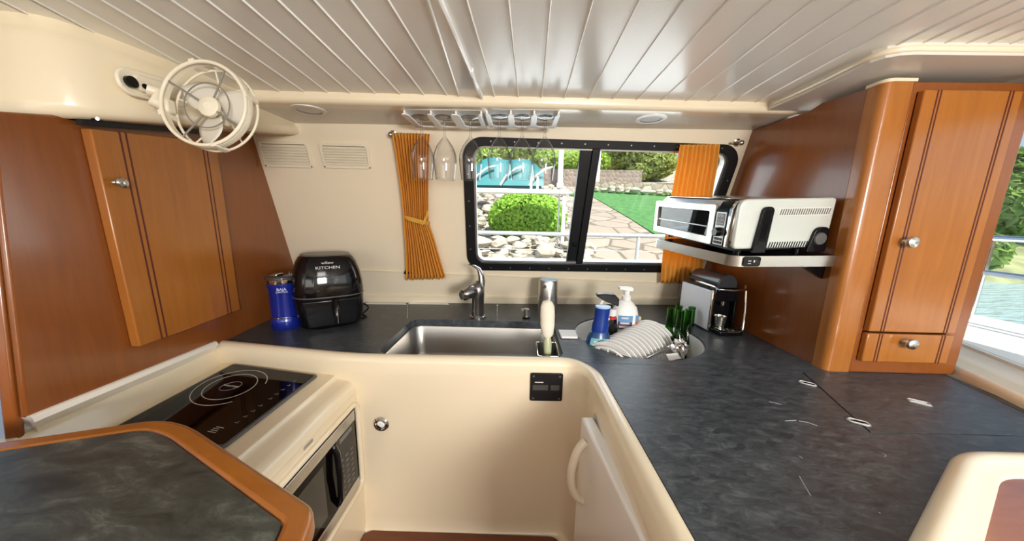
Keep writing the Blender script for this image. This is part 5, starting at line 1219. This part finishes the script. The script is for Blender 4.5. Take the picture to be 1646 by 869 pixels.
cand = [FI @ V((math.cos(R(a)) * (FR + .006), math.sin(R(a)) * (FR + .006), .006)) for a in range(0, 360, 10)]
def pxof(p):
    v = p - EYE; z = v.dot(FW); return PX + FOC * v.dot(RT) / z, PY - FOC * v.dot(UP) / z
left = min(cand, key=lambda p: pxof(p)[0])
left = FI @ ((FI.inverted() @ left) * .985)
mb = MB(); mb.tube([nearp + V((.004, .03, -.004)), nearp + V((.022, .045, -.010)), nearp * .4 + left * .6 + V((.004, 0, -.014)), left + V((.0, 0, -.004))], [.015, .016, .014, .012], 12); mb.build('arm', IVORY, fan, ang=60)
mb = MB(); mb.box(left, (.022, .026, .034)); mb.build('arm_clamp', IVORY, fan, bevel=.006)

# ================================================================ outside
GRP, GR_N = V((0, 3.5, oy(930, 428, 3.5).z)), None
p_far = oy(1000, 304, 11.0); slope = (p_far.z - GRP.z) / (11 - 3.5)
GR_N = V((0, -slope, 1))
def og(x, y, d=0): return pl(x, y, GR_N, GRP + V((0, 0, d)))
def gz(Y): return GRP.z + slope * (Y - 3.5)
W_ = lambda x, y, d=0: V((x, y, gz(y) + d))
mb = MB(); o = [(-14, 2.9), (2.6, 2.9), (4.4, 5), (8.6, 9.8), (14, 16), (14, 26), (-14, 26)]
mb.prism([W_(x, y, -.02) for x, y in o], (0, 0, -1.0)); struct(mb.build('ground', stones('rock_ground', (.32, .29, .24), (.54, .50, .42), (.13, .12, .10), 3.2)))
wt = MB(); wt.poly([(-40, 2.2, -.75), (80, 2.2, -.75), (80, 70, -.75), (-40, 70, -.75)]); wt.poly([(1.75, -6, -.75), (80, -6, -.75), (80, 2.2, -.75), (1.75, 2.2, -.75)])
struct(wt.build('water', water_mat()))
pth = [og(x, y, .015) for x, y in ((930, 315), (953, 315), (1010, 350), (1063, 385), (1085, 425), (905, 425), (925, 360))]
struct(MB().prism(pth, (0, 0, -.06)).build('path', stones('flagstones', (.34, .285, .225), (.44, .38, .31), (.20, .17, .13), 2.2)))
lw = [og(x, y, .03) for x, y in ((915, 312), (952, 300), (1000, 303), (1100, 316), (1190, 330), (1200, 385), (1066, 384), (1012, 350), (955, 317))]
LAWN = mat('lawn_green', (.085, .24, .07), .9, bump=.6, bscale=90, var=.3, vscale=9)
struct(MB().prism(lw, (0, 0, -.08)).build('lawn', LAWN))

def leafmesh(name, m, parent, blobs, n, size, inner=.75):
    vs, fs = [], []; tot = sum(b[1][0] * b[1][2] for b in blobs)
    for c, r in blobs:
        for _ in range(int(n * r[0] * r[2] / tot)):
            d = V((random.gauss(0, 1), random.gauss(0, 1), random.gauss(0, 1))).normalized(); k = random.uniform(inner, 1.03)
            p = V(c) + V((d.x * r[0], d.y * r[1], d.z * r[2])) * k
            nn = (d + V((random.gauss(0, .6), random.gauss(0, .6), random.gauss(0, .6)))).normalized(); e = nn.orthogonal().normalized(); e2 = nn.cross(e); a_ = random.uniform(0, 6.28)
            e, e2 = e * math.cos(a_) + e2 * math.sin(a_), e2 * math.cos(a_) - e * math.sin(a_); s_ = size * random.uniform(.6, 1.3); i = len(vs)
            vs += [p - e * s_ * .5, p + e2 * s_ * .3, p + e * s_ * .5, p - e2 * s_ * .3]; fs.append((i, i + 1, i + 2, i + 3))
    mb = MB(); bv = [mb.v(p) for p in vs]
    for f in fs: mb.f([bv[i] for i in f])
    return mb.build(name, m, parent, smooth=False)
def leafmat(name, c, tr=.3):
    m = cloth(name, c, tr); return m
def tree(name, label, base, blobs, n, size, c, trunk_r=.08, cat='tree', core=True):
    t = thing(name, label, cat, base)
    m = MATS.get('leaf_%s' % str(c)) or leafmat('leaf_%s' % str(c), c)
    leafmesh('foliage', m, t, blobs, n, size)
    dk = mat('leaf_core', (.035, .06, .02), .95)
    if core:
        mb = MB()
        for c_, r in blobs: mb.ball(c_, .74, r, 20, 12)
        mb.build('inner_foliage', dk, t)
    mb = MB(); top = V(blobs[0][0]); mb.tube([V(base) - V((0, 0, .1)), V(base) * .5 + top * .5, top], [trunk_r, trunk_r * .8, trunk_r * .4], 8); mb.build('trunk', mat('bark', (.13, .09, .06), .9), t)
    return t
# round shrub on the rock bank
sc0 = oy(847, 350, 5.0); kx_ = (oy(909, 350, 5.0).x - oy(786, 350, 5.0).x) / 2; kz_ = (oy(847, 309, 5.0).z - oy(847, 393, 5.0).z) / 2
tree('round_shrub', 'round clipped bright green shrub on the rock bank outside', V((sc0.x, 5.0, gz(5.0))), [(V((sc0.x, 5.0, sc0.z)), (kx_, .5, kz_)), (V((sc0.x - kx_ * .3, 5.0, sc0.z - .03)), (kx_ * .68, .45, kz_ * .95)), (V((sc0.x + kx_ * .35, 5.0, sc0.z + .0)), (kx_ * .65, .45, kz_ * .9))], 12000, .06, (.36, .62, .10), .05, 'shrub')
# boulders on the bank
RK = mat('boulder', (.50, .455, .375), .9, bump=.5, bscale=14, var=.16, vscale=4)
rp = []
for k in range(5):
    mb = MB(); bmesh.ops.create_icosphere(mb.bm, subdivisions=2, radius=1)
    sd = [random.uniform(0, 6) for _ in range(6)]
    for v in mb.bm.verts:
        n_ = v.co.copy(); v.co = n_ * (1 + .16 * math.sin(3 * n_.x + sd[0]) + .14 * math.sin(3.4 * n_.y + sd[1]) + .10 * math.sin(5 * n_.z + sd[2]) + random.uniform(-.05, .05))
    o = mb.build('boulder', RK, smooth=False); rp.append(o.data); bpy.data.objects.remove(o)
def rock(p, s):
    o = bpy.data.objects.new('boulder', random.choice(rp)); COL.objects.link(o); o.location = p; o.scale = (s * random.uniform(.9, 1.4), s * random.uniform(.8, 1.2), s * random.uniform(.55, .85)); o.rotation_euler = (random.uniform(-.3, .3), random.uniform(-.3, .3), random.uniform(0, 6))
    tag(o, 'pale boulder on the bank around the round clipped shrub', 'boulder', 'boulders on the rock bank outside')
spots = []
tries = 0
while len(spots) < 160 and tries < 9000:
    tries += 1
    x, y = random.uniform(740, 945), random.uniform(306, 424)
    if x > 905 and y < 372: continue
    if x > 922 + (y - 372) * .1 and y < 400: continue
    p = og(x, y); s = random.uniform(.06, .115) * (1 if p.y < 6 else 1.25)
    if abs(p.x - sc0.x) < kx_ * 1.02 + s and 4.5 - s < p.y < 5.6 + s: continue
    if any((p - q).length < (s + r_) * 1.12 for q, r_ in spots): continue
    spots.append((p, s)); rock(p + V((0, 0, s * .15)), s)
# edging stones along the lawn, low stone wall, brick wall
mb = MB(); a, b = og(938, 306, 0), og(1200, 318, 0); hgt = (oy(1010, 290, (a.y + b.y) / 2).z - oy(1010, 306, (a.y + b.y) / 2).z)
mb.prism([a, b, b + V((0, .3, 0)), a + V((0, .3, 0))], (0, 0, hgt)); tag(mb.build('stone_wall', stones('wall_stone', (.34, .29, .22), (.60, .52, .42), (.22, .19, .15), 4.0)), 'low stone retaining wall behind the lawn outside', 'garden wall')
es = []
for k in range(12):
    f = k / 11; p = og(945 + f * 140, 309.5 + f * 8); s = random.uniform(.10, .16)
    o = bpy.data.objects.new('edging_stone', random.choice(rp)); COL.objects.link(o); o.location = p + V((0, 0, .03)); o.scale = (s, s * .8, s * .7); o.rotation_euler = (0, 0, random.uniform(0, 6))
    tag(o, 'pale edging stone in the row between the lawn and the low stone wall', 'edging stone', 'edging stones along the lawn')
YW = max(a.y, b.y) + 1.2
def wallbox(name, lab, cat, x0, y0, x1, y1, Y, m, th=.2):
    p, q = oy(x0, y0, Y), oy(x1, y1, Y); mb = MB(); mb.bx(p.x, q.x, Y, Y + th, q.z - .4, p.z); return tag(mb.build(name, m), lab, cat)
wallbox('garden_wall', 'grey-brown brick garden wall under the bright hedge', 'garden wall', 800, 270, 1030, 306, YW, stones('brick', (.22, .17, .14), (.34, .28, .24), (.30, .27, .24), 7.0, .6))
# hedge, posts and roof beyond the wall
p, q = oy(866, 238, YW + 1), oy(965, 272, YW + 1); hx_ = (p.x + q.x) / 2
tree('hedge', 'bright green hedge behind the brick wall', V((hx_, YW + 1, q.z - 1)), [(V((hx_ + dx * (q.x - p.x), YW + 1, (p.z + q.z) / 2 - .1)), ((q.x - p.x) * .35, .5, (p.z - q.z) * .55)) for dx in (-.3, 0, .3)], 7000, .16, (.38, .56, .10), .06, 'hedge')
for x, lab in ((903, 'white post left of the window centre bar, beyond the wall'), (963, 'white post right of the window centre bar, beyond the wall')):
    p, q = oy(x, 225, YW - .3), oy(x, 272, YW - .3); t = thing('garden_post', lab, 'post', (p.x, YW - .3, q.z - .6)); MB().bx(p.x - .08, p.x + .08, YW - .38, YW - .22, q.z - .6, p.z + .6).build('shaft', WHITE, t); MB().bx(p.x - .11, p.x + .11, YW - .41, YW - .19, q.z - .6, q.z - .45).build('foot', WHITE, t)
p, q = oy(895, 234, YW + 4), oy(945, 251, YW + 4); t = thing('garden_shed', 'blue-grey roofed shed far behind the hedge', 'shed', ((p.x + q.x) / 2, YW + 5, q.z - 2.5))
mb = MB(); mb.loft([[V((x, YW + 3.6, q.z)), V((x, YW + 7, q.z)), V((x, YW + 5.3, p.z + .5))] for x in (p.x - 1.5, q.x + .8)]); mb.build('roof', mat('roof_grey', (.28, .36, .40), .6), t); MB().bx(p.x - 1.2, q.x + .5, YW + 3.9, YW + 6.7, q.z - 2.5, q.z).build('walls', mat('shed_wall', (.45, .52, .52), .8), t)
# trees
def crown(x, y, Y, rx, rz): c = oy(x, y, Y); k = Y / FOC; return (c, (rx * k, rx * k * .8, rz * k))
Y1 = YW + 2.9
c1 = [crown(1010, 238, Y1, 48, 30), crown(985, 250, Y1, 26, 20), crown(1050, 262, Y1 - .3, 34, 24), crown(1030, 275, Y1 - .5, 22, 14)]
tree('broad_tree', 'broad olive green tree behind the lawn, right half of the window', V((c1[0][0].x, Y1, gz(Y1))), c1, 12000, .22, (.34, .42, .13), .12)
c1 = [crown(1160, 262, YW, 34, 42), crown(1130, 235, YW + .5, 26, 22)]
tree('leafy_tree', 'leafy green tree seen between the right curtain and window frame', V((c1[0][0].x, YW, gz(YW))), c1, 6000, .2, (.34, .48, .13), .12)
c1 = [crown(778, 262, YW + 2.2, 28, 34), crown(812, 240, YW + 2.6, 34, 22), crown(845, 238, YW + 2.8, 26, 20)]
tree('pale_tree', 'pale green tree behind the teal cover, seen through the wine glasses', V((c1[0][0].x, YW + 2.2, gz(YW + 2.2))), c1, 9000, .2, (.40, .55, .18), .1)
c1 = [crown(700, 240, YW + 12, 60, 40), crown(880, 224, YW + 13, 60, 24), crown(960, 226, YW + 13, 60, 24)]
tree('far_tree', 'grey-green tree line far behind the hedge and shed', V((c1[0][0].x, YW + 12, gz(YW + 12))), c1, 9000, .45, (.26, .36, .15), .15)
# teal covered dinghy and white landing stage
Yd = 6.4
t = thing('covered_dinghy', 'dinghy under a teal cover on the landing stage outside', 'dinghy', oy(820, 300, Yd))
a_, b_ = oy(757, 300, Yd), oy(872, 300, Yd); tp_z = oy(820, 252, Yd).z
mb = MB(); mb.grid(lambda u, v: V((a_.x + (b_.x - a_.x) * u, Yd + .7 * (v - .5), a_.z + (tp_z - a_.z) * (math.sin(math.pi * min(1, max(0, .06 + u * .88))) ** .45) * (1 - abs(2 * v - 1) ** 2.2) * (1 + .10 * math.sin(9 * u)))), 24, 14)
mb.build('cover', mat('teal_cover', (.035, .25, .28), .5, bump=.5, bscale=8), t)
ctw = mat('white_paint', (.78, .80, .80), .4)
for f in (.12, .5, .88): x_ = a_.x + (b_.x - a_.x) * f; MB().tube([V((x_ - .10, Yd - .38, a_.z)), V((x_, Yd - .36, a_.z + .16)), V((x_ + .18, Yd - .34, a_.z + .30)), V((x_ + .32, Yd - .30, a_.z + .34))], .022, 8).build('cradle_arm', ctw, t)
Ys = 4.1
a_, b_ = oy(735, 300, Ys), oy(914, 306, Ys); t = thing('landing_stage', 'white painted landing stage rail over the rock bank outside', 'landing stage', V(((a_.x + b_.x) / 2, Ys, gz(Ys))))
MB().prism([V((-3.2, Ys, a_.z)), V((b_.x, Ys, b_.z + .01)), V((b_.x, Ys + .36, b_.z + .03)), V((-3.2, Ys + .36, a_.z + .02))], (0, 0, -.055)).build('deck_board', ctw, t, bevel=.008)
q = oy(908, 310, Ys); MB().bx(q.x - .022, q.x + .022, Ys + .02, Ys + .064, gz(Ys) - .1, q.z).build('post', ctw, t, bevel=.004)
q = oy(901, 310, Ys); MB().bx(q.x - .010, q.x + .010, Ys + .10, Ys + .12, gz(Ys) - .1, q.z).build('brace', ctw, t)
for x_ in (855, 866): q = oy(x_, 300, Ys); MB().bx(q.x - .015, q.x + .015, Ys + .3, Ys + .33, q.z, q.z + .16).build('cleat', ctw, t)
# boat's own side deck rail
Yr = 2.45
t = thing('deck_rail', 'pale tubular deck rail running across outside the galley window', 'rail', oy(900, 420, Yr))
a_, b_ = oy(700, 372, Yr), oy(1200, 382.5, Yr)
RAIL = mat('rail_white', (.72, .76, .80), .25, .3)
MB().tube([a_, b_], .0155, 12).build('top_rail', RAIL, t)
for x_ in (1027, 690): q = oy(x_, 377, Yr); MB().tube([q, q + V((-.012, 0, -.6))], .013, 10).build('stanchion', RAIL, t)
a_, b_ = oy(700, 398, Yr), oy(1200, 407, Yr); MB().tube([a_, b_], .003, 6).build('lifeline', RAIL, t)
struct(MB().bx(-2.2, 1.8, 1.95, 2.55, .45, .53).build('side_deck', WHITE))
# right-hand side: rails, deck edge, far bank and its tree
sd2_ = V((sB - sA)); sd2_.normalize()
def rail_pt(x, y, X): return ox(x, y, X)
XR = 2.3
t = thing('bow_rail', 'steel double rail outside the right-hand window over the water', 'rail', (XR, 1.6, .7))
for y0, y1 in ((383, 385), (440, 446)):
    p, q = ox(1600, y0, XR), ox(1646, y1, XR); d_ = (q - p); MB().tube([p - d_ * 3, q + d_ * 6], .014, 10).build('rail_tube', CHROME, t)
p = ox(1596, 383, XR); MB().tube([p, V((p.x, p.y, .5))], .012, 10).build('stanchion', CHROME, t)
struct(MB().bx(1.60, 2.45, -1.5, 3.0, .55, ZC + .0).build('deck', WHITE))
bk_ = ox(1630, 412, 14); mb = MB(); c_ = V((18, bk_.y + 2, -.75))
mb.grid(lambda u, v: V((9 + 30 * u, 14 - 7 * u + 9 * v, -.8 + 1.5 * math.sin(math.pi * min(1, v * .9 + .0)) ** .8 + .12 * math.sin(u * 40 + v * 9))), 40, 12); struct(mb.build('far_bank', mat('bank', (.30, .33, .16), .95, bump=.8, bscale=3, var=.4, vscale=1.2)))
for (x, y, rx, rz, D, lab) in ((1622, 325, 44, 55, 15, 'tall leafy tree on the far bank, in the right-hand window'), (1700, 300, 60, 75, 27, 'large tree at the far right edge of the far bank')):
    d_ = ray(x, y); k_ = D / math.hypot(d_.x, d_.y); c = EYE + d_ * k_; kk = k_
    bl_ = [(c, (rx * kk, rx * kk, rz * kk)), (c + V((-.6, 0, -1.2)), (rx * kk * .8, rx * kk * .8, rz * kk * .6)), (c + V((.8, .4, .8)), (rx * kk * .7, rx * kk * .7, rz * kk * .6))]
    tree('bank_tree', lab, V((c.x, c.y, .3)), bl_, 6000, .35, (.24, .38, .10), .2)
struct(MB().bx(-2.5, -1.5, -2.0, 1.9, .40, .50).build('deck_left', WHITE))
